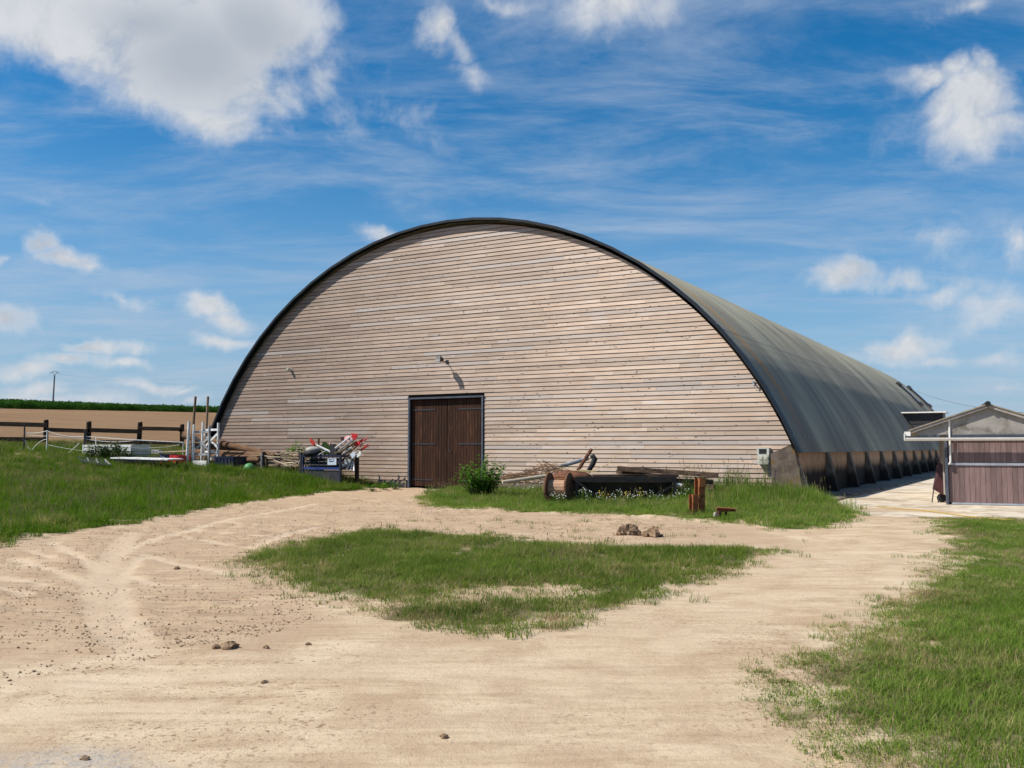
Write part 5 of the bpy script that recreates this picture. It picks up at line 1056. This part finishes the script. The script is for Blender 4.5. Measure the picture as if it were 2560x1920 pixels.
# loose crumbs and grit over the whole yard, too many to count
def scatter_pts(n, box, keep):
    x = RNG.uniform(box[0], box[1], n); y = RNG.uniform(box[2], box[3], n); k = keep(x, y); return x[k], y[k]
PROTO = bpy.data.collections.new('prototypes')
def proto(name, mb, mat, smooth=False):
    me = bpy.data.meshes.new(name); me.from_pydata(mb.v, [], mb.f); me.update(); me.materials.append(MATS[mat])
    if smooth: me.shade_smooth()
    return bpy.data.objects.new(name, me)
def scatter(name, protos, x, y, z, rz, scl, idx, tilt=None, kind='stuff', label=None, cat=None):
    c = bpy.data.collections.new(name + '_kinds')
    for i, p in enumerate(protos): p.name = '%s_%02d' % (name, i); c.objects.link(p)
    me = bpy.data.meshes.new(name); me.vertices.add(len(x)); me.vertices.foreach_set('co', np.c_[x, y, z].astype(np.float32).ravel())
    rot = np.c_[np.zeros_like(rz) if tilt is None else tilt[:, 0], np.zeros_like(rz) if tilt is None else tilt[:, 1], rz]
    a = me.attributes.new('rot', 'FLOAT_VECTOR', 'POINT'); a.data.foreach_set('vector', rot.astype(np.float32).ravel())
    a = me.attributes.new('scl', 'FLOAT_VECTOR', 'POINT'); a.data.foreach_set('vector', np.asarray(scl, np.float32).ravel())
    a = me.attributes.new('idx', 'INT', 'POINT'); a.data.foreach_set('value', idx.astype(np.int32))
    ob = bpy.data.objects.new(name, me); COL.objects.link(ob); ob['kind'] = kind
    if label: ob['label'] = label; ob['category'] = cat
    ng = bpy.data.node_groups.new(name, 'GeometryNodeTree'); ng.interface.new_socket('Geometry', in_out='INPUT', socket_type='NodeSocketGeometry'); ng.interface.new_socket('Geometry', in_out='OUTPUT', socket_type='NodeSocketGeometry')
    gi = ng.nodes.new('NodeGroupInput'); go = ng.nodes.new('NodeGroupOutput'); ip = ng.nodes.new('GeometryNodeInstanceOnPoints'); ci = ng.nodes.new('GeometryNodeCollectionInfo')
    ci.inputs[0].default_value = c; ci.inputs[1].default_value = True; ci.inputs[2].default_value = True
    def na(n_, t): q = ng.nodes.new('GeometryNodeInputNamedAttribute'); q.data_type = t; q.inputs[0].default_value = n_; return q.outputs[0]
    ng.links.new(gi.outputs[0], ip.inputs['Points']); ng.links.new(ci.outputs[0], ip.inputs['Instance']); ip.inputs['Pick Instance'].default_value = True
    ng.links.new(na('idx', 'INT'), ip.inputs['Instance Index']); ng.links.new(na('rot', 'FLOAT_VECTOR'), ip.inputs['Rotation']); ng.links.new(na('scl', 'FLOAT_VECTOR'), ip.inputs['Scale'])
    ng.links.new(ip.outputs[0], go.inputs[0]); md = ob.modifiers.new('scatter', 'NODES'); md.node_group = ng; return ob

def tuft(nb, rad, h, wd, rg, lean=.45, seg=3, seed_heads=0.0):
    m = MB(WF)
    for i in range(nb):
        a = rg.uniform(0, 6.283); r_ = rad * math.sqrt(rg.random()); x, y = r_ * math.cos(a), r_ * math.sin(a); hh = h * rg.uniform(.45, 1.1); d = rg.uniform(0, 6.283); ln = hh * lean * rg.uniform(.2, 1.5); w0 = wd * rg.uniform(.7, 1.3); cx_, sy_ = math.cos(d), math.sin(d); px_, py_ = -sy_, cx_; vs = []
        for k in range(seg):
            f_ = k / seg; w_ = w0 * (1 - f_ * .75) / 2; ox = ln * f_ * f_; z_ = hh * (f_ - .12 * f_ * f_)
            vs += [(x + cx_ * ox - px_ * w_, y + sy_ * ox - py_ * w_, z_ - .02 * (k == 0)), (x + cx_ * ox + px_ * w_, y + sy_ * ox + py_ * w_, z_ - .02 * (k == 0))]
        vs.append((x + cx_ * ln, y + sy_ * ln, hh * .88)); n_ = len(vs)
        m.add(vs, [(2 * k, 2 * k + 1, 2 * k + 3, 2 * k + 2) for k in range(seg - 1)] + [(n_ - 3, n_ - 2, n_ - 1)])
    return m
def heads(nb, rad, h, rg):
    m = MB(WF)
    for i in range(nb):
        a = rg.uniform(0, 6.283); r_ = rad * math.sqrt(rg.random()); x, y = r_ * math.cos(a), r_ * math.sin(a); hh = h * rg.uniform(.8, 1.25); ln = hh * rg.uniform(.05, .35); d = rg.uniform(0, 6.28); tx, ty = x + ln * math.cos(d), y + ln * math.sin(d)
        m.add([(x - .002, y, 0), (x + .002, y, 0), ((x + tx) / 2 + .0015, (y + ty) / 2, hh * .55), (tx, ty, hh)], [(0, 1, 2), (0, 2, 3)])
        b1 = Vector(((x + 3 * tx) / 4, (y + 3 * ty) / 4, hh * .80)); e = Vector((tx, ty, hh)); s_ = Vector((.007, 0, 0)); m.add([b1, b1.lerp(e, .5) + s_, e, b1.lerp(e, .5) - s_, b1.lerp(e, .5) + Vector((0, .007, 0)), b1.lerp(e, .5) - Vector((0, .007, 0))], [(0, 1, 2, 3), (0, 4, 2, 5)])
    return m
rg = random.Random(3)
def area(name, sel, box, dens, hfun, protos, weights, jit, amp=.28, zoff=0.0, taper=None, edge_w=.6, dry=0):
    n = int((box[1] - box[0]) * (box[3] - box[2]) * dens); x = RNG.uniform(box[0], box[1], n); y = RNG.uniform(box[2], box[3], n)
    k = is_grass(x, y, amp, jit)[sel]
    if taper is not None: k &= RNG.random(n) < taper(x, y)
    dd = np.abs(x) / np.maximum(y, .1); k &= (dd < (.95 if sel == 3 else .8)) & (y > 3.2)
    x, y = x[k], y[k]; ed = seg_dist(x, y, EDGES[sel])
    if sel == 2: ed = np.minimum(ed, seg_dist(x, y, np.vstack([BARE, BARE[:1]])) * 1.3)
    k = RNG.random(len(x)) < (.9 if sel in (0, 3) else .72) + .3 * sstep(ed + (fbm(x, y, 1.6, 3, 41) - .5) * 1.2, .0, edge_w); x, y, ed = x[k], y[k], ed[k]
    n = len(x); hs_ = hfun(x, y) * RNG.uniform(.7, 1.25, n) * (.5 + .5 * sstep(ed, .0, edge_w)); xy = RNG.uniform(.8, 1.25, n)
    idx = RNG.choice(len(protos), n, p=np.array(weights) / sum(weights))
    if dry: dk = RNG.random(n) < .05 + .34 * (1 - sstep(ed, .1, .8)) * sstep(fbm(x, y, .9, 3, 44), .35, .6) + .30 * sstep(fbm(x, y, .55, 3, 45), .56, .70); idx = np.where(dk, RNG.integers(len(protos) - dry, len(protos), n), idx)
    tl = RNG.normal(0, .12, (n, 2))
    return scatter(name, protos, x, y, gz(x, y) + zoff, RNG.uniform(0, 6.283, n), np.c_[xy, xy, hs_], idx, tl)
# meadow on the left
MG = [proto('g', tuft(26, .17, .34, .011, rg, .5), 'meadow_grass') for _ in range(7)] + [proto('g', heads(7, .2, .42, rg), 'seed_head') for _ in range(3)]
hm = lambda x, y: .42 + .62 * fbm(x, y, .35, 3, 31) + .25 * sstep(y, 14, 30)
area('meadow_grass', 0, (-32, -2.5, 11, 47), 34, hm, MG, [1] * 7 + [.22] * 3, .10, taper=lambda x, y: np.where(y > 32, .62, 1.0), edge_w=1.2)
n = 2600; s2 = RNG.uniform(-13.5, -.6, n); t2 = -RNG.uniform(.35, 3.6, n) ** 1.0; k = (t2 < -1.95 + .25 * np.sin(s2 * 3)) | ((s2 > -3.2) & (t2 > -1.0)); s2, t2 = s2[k], t2[k]; n = len(s2)
x = P0[0] + V[0] * s2 + U[0] * t2; y = P0[1] + V[1] * s2 + U[1] * t2; e = RNG.uniform(.8, 1.25, n); hh_ = np.where(s2 > -3.2, .75, 1.05) * RNG.uniform(.6, 1.15, n)
TG = [proto('g', tuft(26, .17, .38, .011, rg, .45), 'meadow_grass') for _ in range(5)] + [proto('g', heads(7, .2, .46, rg), 'seed_head')]
scatter('tall_grass', TG, x, y, gz(x, y), RNG.uniform(0, 6.28, n), np.c_[e, e, hh_], RNG.choice(6, n, p=[.19] * 5 + [.05]))
# grass strip along the facade right of the door
SG = [proto('g', tuft(24, .15, .26, .010, rg, .5), 'lawn_grass') for _ in range(6)] + [proto('g', heads(5, .15, .40, rg), 'seed_head')]
def hs2(x, y):
    s_, t_ = s_of(x, y), t_of(x, y); return .40 + .5 * sstep(t_, -7.8, -5.0) + 1.3 * sstep(s_, 10.5, 12.5) * sstep(t_, -5.5, -2.8) + .35 * fbm(x, y, 1.2, 3, 33)
area('verge_grass', 1, (-4, 12, 17, 36), 46, hs2, SG, [1] * 6 + [.35], .16)
# island
IG = [proto('g', tuft(26, .12, .15, .0065, rg, .6), 'island_grass') for _ in range(7)] + [proto('g', heads(4, .12, .26, rg), 'seed_head')] + [proto('g', tuft(20, .12, .12, .006, rg, .8), 'dry_grass') for _ in range(3)]
def hi(x, y): return .35 + 1.0 * fbm(x, y, .9, 3, 35)
area('island_grass', 2, (-5, 5, 7.5, 19.5), 150, hi, IG, [1] * 7 + [.18] + [.02] * 3, .16, .40, taper=lambda x, y: np.clip(.40 + 2.2 * (fbm(x, y, 1.1, 4, 36) - .28), .16, 1), edge_w=.8, dry=3)
# lawn on the right
RG = [proto('g', tuft(26, .10, .075, .0048, rg, .85), 'lawn_grass') for _ in range(8)] + [proto('g', tuft(20, .10, .065, .0045, rg, 1.0), 'dry_grass') for _ in range(3)]
def hr(x, y): return .45 + 1.2 * fbm(x, y, .8, 3, 37)
area('lawn_grass', 3, (1.5, 19, 3.3, 23.5), 270, hr, RG, [1] * 8 + [.02] * 3, .16, .40, taper=lambda x, y: np.where(y > 11, .55, 1.0) * np.clip(.65 + 1.6 * (fbm(x, y, .9, 4, 38) - .22), .35, 1), edge_w=.8, dry=3)
# stray blades on the sand
n = 5200; x = RNG.uniform(-6, 9, n); y = RNG.uniform(4, 27, n); k = ~np.array(is_grass(x, y)).any(0) & (np.array(is_grass(x, y, .28, .75)).any(0) | (RNG.random(n) < .012)) & (s_of(x, y) < 15.8) & (RNG.random(n) < .30) & (track_mask(x, y) < .4); x, y = x[k], y[k]; n = len(x)
SPR = gpoly([(1000, 1300), (1300, 1292), (1800, 1320), (2080, 1335), (1950, 1385), (1500, 1362), (1100, 1328)])
x2 = RNG.uniform(-3, 8, 5000); y2 = RNG.uniform(12, 24, 5000); k = inside(SPR, x2, y2) & (RNG.random(5000) < .5 * sstep(fbm(x2, y2, 1.5, 3, 52), .50, .68)); x = np.r_[x, x2[k]]; y = np.r_[y, y2[k]]; n = len(x)
SB = [proto('g', tuft(9, .07, .10, .006, rg, .8), 'island_grass') for _ in range(5)]; e = RNG.uniform(.4, 1.4, n)
scatter('stray_grass', SB, x, y, gz(x, y), RNG.uniform(0, 6.28, n), np.c_[e, e, e], RNG.integers(0, 5, n))
# crumbs of earth
CRB = []
for i in range(5):
    m = lump(0, 0, 1.0, 50 + i, .65); zc = min(v[2] for v in m.v); m.v = [(v[0], v[1], v[2] - zc - .35) for v in m.v]; CRB.append(proto('g', m, 'clod'))
n = 230000; x = RNG.uniform(-13, 11, n); y = 3.6 + 26 * RNG.random(n) ** 1.7; dn = sstep(fbm(x, y, .8, 4, 21), .34, .60) * sstep(fbm(x * .45, y * 1.6, 4.0, 3, 24), .38, .60) * .95 + .12
k = ~np.array(is_grass(x, y, .28)).any(0) & (RNG.random(n) < dn) & (RNG.random(n) > .8 * track_mask(x, y)) & (s_of(x, y) < 15.9) & (np.abs(x) < .62 * y + .5) & (t_of(x, y) < -.3); x, y = x[k], y[k]; n = len(x); e = .0036 * (1 + RNG.pareto(3.0, n)); e = np.clip(e, .003, .0095)
scatter('earth_crumbs', CRB, x, y, gz(x, y), RNG.uniform(0, 6.28, n), np.c_[e, e * RNG.uniform(.7, 1.3, n), e], RNG.integers(0, 5, n))
# straw on the sand and in the lawn
SW_ = []
for i in range(3): m = MB(WF); m.tube([(-.5, 0, .06), (0, .04 * i, .10), (.5, 0, .05)], .018, 4); SW_.append(proto('g', m, 'straw'))
n = 420; x = RNG.uniform(-3, 6, n); y = 3.8 + 13 * RNG.random(n) ** 1.6; k = (x > -1 + .1 * y) & (s_of(x, y) < 16); x, y = x[k], y[k]; n = len(x); e = RNG.uniform(.03, .13, n)
scatter('straw_bits', SW_, x, y, gz(x, y) + .004, RNG.uniform(0, 6.28, n), np.c_[e, e, e], RNG.integers(0, 3, n))
# dry grass along the fence foot
DG = [proto('g', tuft(16, .2, .38, .011, rg, .6), 'dry_grass') for _ in range(4)] + [proto('g', tuft(18, .2, .34, .012, rg, .5), 'meadow_grass') for _ in range(3)]
n = 2400; x = RNG.uniform(-38, -11, n); y = RNG.uniform(44.5, 48.5, n); e = RNG.uniform(.5, 1.1, n); scatter('field_margin_grass', DG, x, y, gz(x, y), RNG.uniform(0, 6.28, n), np.c_[e * 1.3, e * 1.3, e], RNG.choice(7, n, p=[.16] * 4 + [.12] * 3))
# crop on the crest
def leafy(n_, rad, h, ll, lw, rg):
    m = MB(WF)
    for i in range(n_):
        a = rg.uniform(0, 6.283); el = rg.uniform(.1, 1.2); r_ = rad * rg.random() ** .6; b_ = Vector((r_ * math.cos(a), r_ * math.sin(a), h * rg.random() ** .7)); d = Vector((math.cos(a + rg.uniform(-.6, .6)) * math.cos(el), math.sin(a + rg.uniform(-.6, .6)) * math.cos(el), math.sin(el) * rg.uniform(-.3, 1))).normalized(); sd = d.cross(Vector((0, 0, 1)));
        if sd.length < .05: sd = Vector((1, 0, 0))
        sd.normalize(); l_ = ll * rg.uniform(.6, 1.2); w_ = lw * rg.uniform(.7, 1.2); up = sd.cross(d) * (l_ * .12)
        m.add([b_, b_ + d * l_ * .45 + sd * w_ / 2 + up, b_ + d * l_, b_ + d * l_ * .45 - sd * w_ / 2 + up], [(0, 1, 2, 3)])
    return m
CG = [proto('g', leafy(26, .45, .75, .34, .13, rg), 'crop_leaf') for _ in range(5)]
n = 15000; y = RNG.uniform(104, 175, n); x = RNG.uniform(-.62, -.26, n) * y; q = -.5 * x + .866 * y; k = (q > 131) & (q < 154) & ((q < 137) | (RNG.random(n) < .55)); x, y = x[k], y[k]; n = len(x); e = RNG.uniform(.7, 1.15, n)
scatter('green_crop', CG, x, y, gz(x, y), RNG.uniform(0, 6.28, n), np.c_[e, e, e], RNG.integers(0, 5, n))

# ------------------------------------------------------------------ bushes and weeds, each a plant of its own
def plant(name, label, cat, x, y, h, rad, nst, ll, lw, nl, mat, group=None, seed=1, flowers=None, droop=.3, z=None, stemmat='weed_leaf', low=.15):
    rg_ = random.Random(seed); g = gz1(x, y) if z is None else z; o = thing(name, label, cat, (x, y, g), WF, group); st_m = MB(WF); lf = MB(WF); fw = MB(WF)
    for i in range(nst):
        a = rg_.uniform(0, 6.283); rr = rad * math.sqrt(rg_.random()); hh = h * rg_.uniform(.62, 1.0) * (1 - .35 * (rr / max(rad, .01)) ** 2); tip = Vector((x + rr * math.cos(a), y + rr * math.sin(a), g + hh)); bs = Vector((x + rr * .25 * math.cos(a), y + rr * .25 * math.sin(a), g - .03)); mid_ = bs.lerp(tip, .5) + Vector((rg_.uniform(-.05, .05), rg_.uniform(-.05, .05), hh * .08))
        pts = [bs, mid_, tip]; st_m.tube(pts, [.010 * h + .003, .006 * h + .002, .002], 5)
        for j in range(nl):
            f_ = low + (1 - low) * (j + rg_.random()) / nl; c = bs.lerp(mid_, f_ * 2) if f_ < .5 else mid_.lerp(tip, f_ * 2 - 1)
            b_ = rg_.uniform(0, 6.283); el = rg_.uniform(-droop, .7); d = Vector((math.cos(b_) * math.cos(el), math.sin(b_) * math.cos(el), math.sin(el))); sd = d.cross(Vector((0, 0, 1))).normalized(); up = sd.cross(d); l_ = ll * rg_.uniform(.6, 1.15) * (1.1 - .4 * f_); w_ = lw * rg_.uniform(.7, 1.15) * (1.1 - .4 * f_); c = c + d * l_ * .18
            lf.add([c, c + d * l_ * .35 + sd * w_ / 2 + up * l_ * .06, c + d * l_ * .75 + sd * w_ * .33 - up * l_ * .02, c + d * l_ - up * l_ * .12, c + d * l_ * .75 - sd * w_ * .33 - up * l_ * .02, c + d * l_ * .35 - sd * w_ / 2 + up * l_ * .06, c + d * l_ * .5 - up * l_ * .03], [(0, 1, 6, 5), (1, 2, 6), (2, 3, 6), (3, 4, 6), (4, 5, 6)])
        if flowers:
            fr, fn_, sp = flowers
            for j in range(fn_):
                c = tip + Vector((rg_.uniform(-sp, sp), rg_.uniform(-sp, sp), rg_.uniform(-sp * 1.2, sp * .6))); nn = 7; vs = [c + Vector((fr * math.cos(6.283 * k_ / nn), fr * math.sin(6.283 * k_ / nn) * .6, fr * math.sin(6.283 * k_ / nn) * .7)) for k_ in range(nn)]; fw.add(vs + [c + Vector((0, -.3 * fr, .4 * fr))], [(k_, (k_ + 1) % nn, nn) for k_ in range(nn)])
    st_m.build('stems', stemmat, o); lf.build('foliage', mat, o)
    return o, fw
bq = gnd(1206, 1246)
plant('bush', 'rounded bright green leafy bush beside the double door', 'bush', bq[0], bq[1], 1.46, .92, 66, .17, .13, 16, 'bush_leaf', seed=4, droop=.4)
p_ = HF.w(P(737, 1150, .55)); plant('sapling', 'young green sapling growing behind the woodpile', 'sapling', p_[0], p_[1], fz(737, 1090, .55)[1] - gz1(p_[0], p_[1]), .58, 13, .26, .16, 13, 'bush_leaf', seed=9, low=.4)
NET = [(1800, 1.0, 1.0, 'weed_leaf'), (1826, 1.25, .8, 'weed_leaf'), (1852, 1.0, 1.1, 'weed_leaf'), (1880, 1.05, .7, 'weed_leaf'), (1905, .85, .8, 'weed_leaf'), (1926, .8, .6, 'weed_leaf'), (1770, 1.0, 1.6, 'dark_leaf'), (1735, 1.05, 2.6, 'dark_leaf'), (1712, .95, 2.9, 'dark_leaf')]
for i, (px, h, of_, mt) in enumerate(NET):
    p_ = HF.w(P(px, 1200, of_ + .3)); plant('nettle', (('light green nettle clump between the stanchion and the meter box' if px < 1870 else 'light green nettle clump under the meter box beside the pier') if mt == 'weed_leaf' else 'dark green weed clump between the trough and the stanchion'), 'weed', p_[0], p_[1], h, .38, 16, .11, .055, 16, mt, 'nettles by the facade' if mt == 'weed_leaf' else 'dark weeds by the trough', seed=20 + i)
for i, px in enumerate((1822, 1846, 1872, 1916)):
    p_ = HF.w(P(px, 1200, .6)); plant('tall_weed', 'thin seeding weed stalk rising above the nettles', 'weed', p_[0], p_[1], 1.45 - .12 * (i % 3), .16, 5, .06, .02, 12, 'dark_leaf', 'seeding stalks', seed=40 + i, low=.5)
for i, (px, py, h) in enumerate(((232, 1150, .75), (255, 1152, .95), (282, 1152, 1.05), (300, 1150, .9), (322, 1152, .8), (270, 1148, .8))):
    p_ = HF.w(P(px, py, 3.7)); plant('thistle', 'dark bluish green thistle growing in front of the white slatted box', 'weed', p_[0], p_[1], h, .38, 14, .24, .08, 18, 'dark_leaf', 'thistles by the white box', seed=60 + i)
for i, (px, py, h) in enumerate(((1385, 1262, .38), (1405, 1264, .40), (1443, 1256, .75), (1455, 1262, .55), (1470, 1266, .5), (1500, 1264, .40), (1530, 1266, .35), (1548, 1262, .45), (1572, 1266, .38), (1598, 1262, .42), (1625, 1262, .45), (1650, 1264, .35), (1680, 1262, .38), (1300, 1236, .5), (1325, 1240, .45), (1345, 1236, .5), (1278, 1238, .45), (1700, 1262, .6), (1716, 1258, .7))):
    q = gnd(px, py); o, fw = plant('daisy_clump', 'white daisy clump ' + ('in the grass between the leafy bush and the spool' if px < 1360 else 'at the foot of the wooden spool' if px < 1420 else 'in the gap between the spool and the black trough' if px < 1480 else 'under the front edge of the black trough' if px < 1690 else 'at the end of the trough next to the rusty stanchion'), 'flower', q[0], q[1], h, .16, 11, .07, .018, 8, 'weed_leaf', 'daisies in the verge', seed=80 + i, flowers=(.012, 1, .04)); fw.build('blossoms', 'petal_white', o)
for i, (px, py, h) in enumerate(((1522, 1258, .62), (1586, 1258, .78), (1570, 1262, .48), (1508, 1262, .45), (1606, 1262, .5))):
    q = gnd(px, py); o, fw = plant('mullein', 'yellow flowered mullein spike in front of the trough', 'flower', q[0], q[1], h, .08, 3, .10, .04, 9, 'weed_leaf', 'mulleins by the trough', seed=110 + i, flowers=(.013, 6, .10)); fw.build('blossoms', 'petal_yellow', o)
for i, (px, py) in enumerate(((985, 1224), (960, 1226), (930, 1228), (1075, 1238), (1095, 1246), (1120, 1252))):
    q = gnd(px, py); plant('dock', ('low broad leaved dock at the board wall left of the door' if px < 1000 else 'low broad leaved dock between the door and the bush'), 'weed', q[0], q[1], .32, .22, 9, .16, .06, 6, 'bush_leaf', 'docks near the door', seed=130 + i)
# brush pile of twigs
q = at_depth(1330, 1200, 28.6); bp = thing('brush_pile', 'heap of brown dead twigs against the boards behind the bush', 'brushwood', (q[0], q[1], gz1(q[0], q[1])), WF); m = MB(WF); m2 = MB(WF); rg_ = random.Random(5)
for i in range(340):
    px = 1262 + 150 * rg_.random(); hh = 30 * math.exp(-((px - 1368) / 38) ** 2) + 14; c = Vector(at_depth(px, 1206 - (hh + 8) * rg_.random() ** .7, 28.2 + .9 * rg_.random())); a = rg_.uniform(-.6, .6); d = Vector((math.cos(a), rg_.uniform(-.5, .5), math.sin(a) * .8 + (.5 if rg_.random() < .25 else 0))); l_ = rg_.uniform(.15, .5); (m if i % 2 else m2).tube([c - d * l_ / 2, c + Vector((0, 0, rg_.uniform(-.04, .04))), c + d * l_ / 2], [.009, .007, .003], 4, False)
m.build('twigs', 'twig', bp, kind='stuff'); m2.build('branches', 'old_wood', bp, kind='stuff')
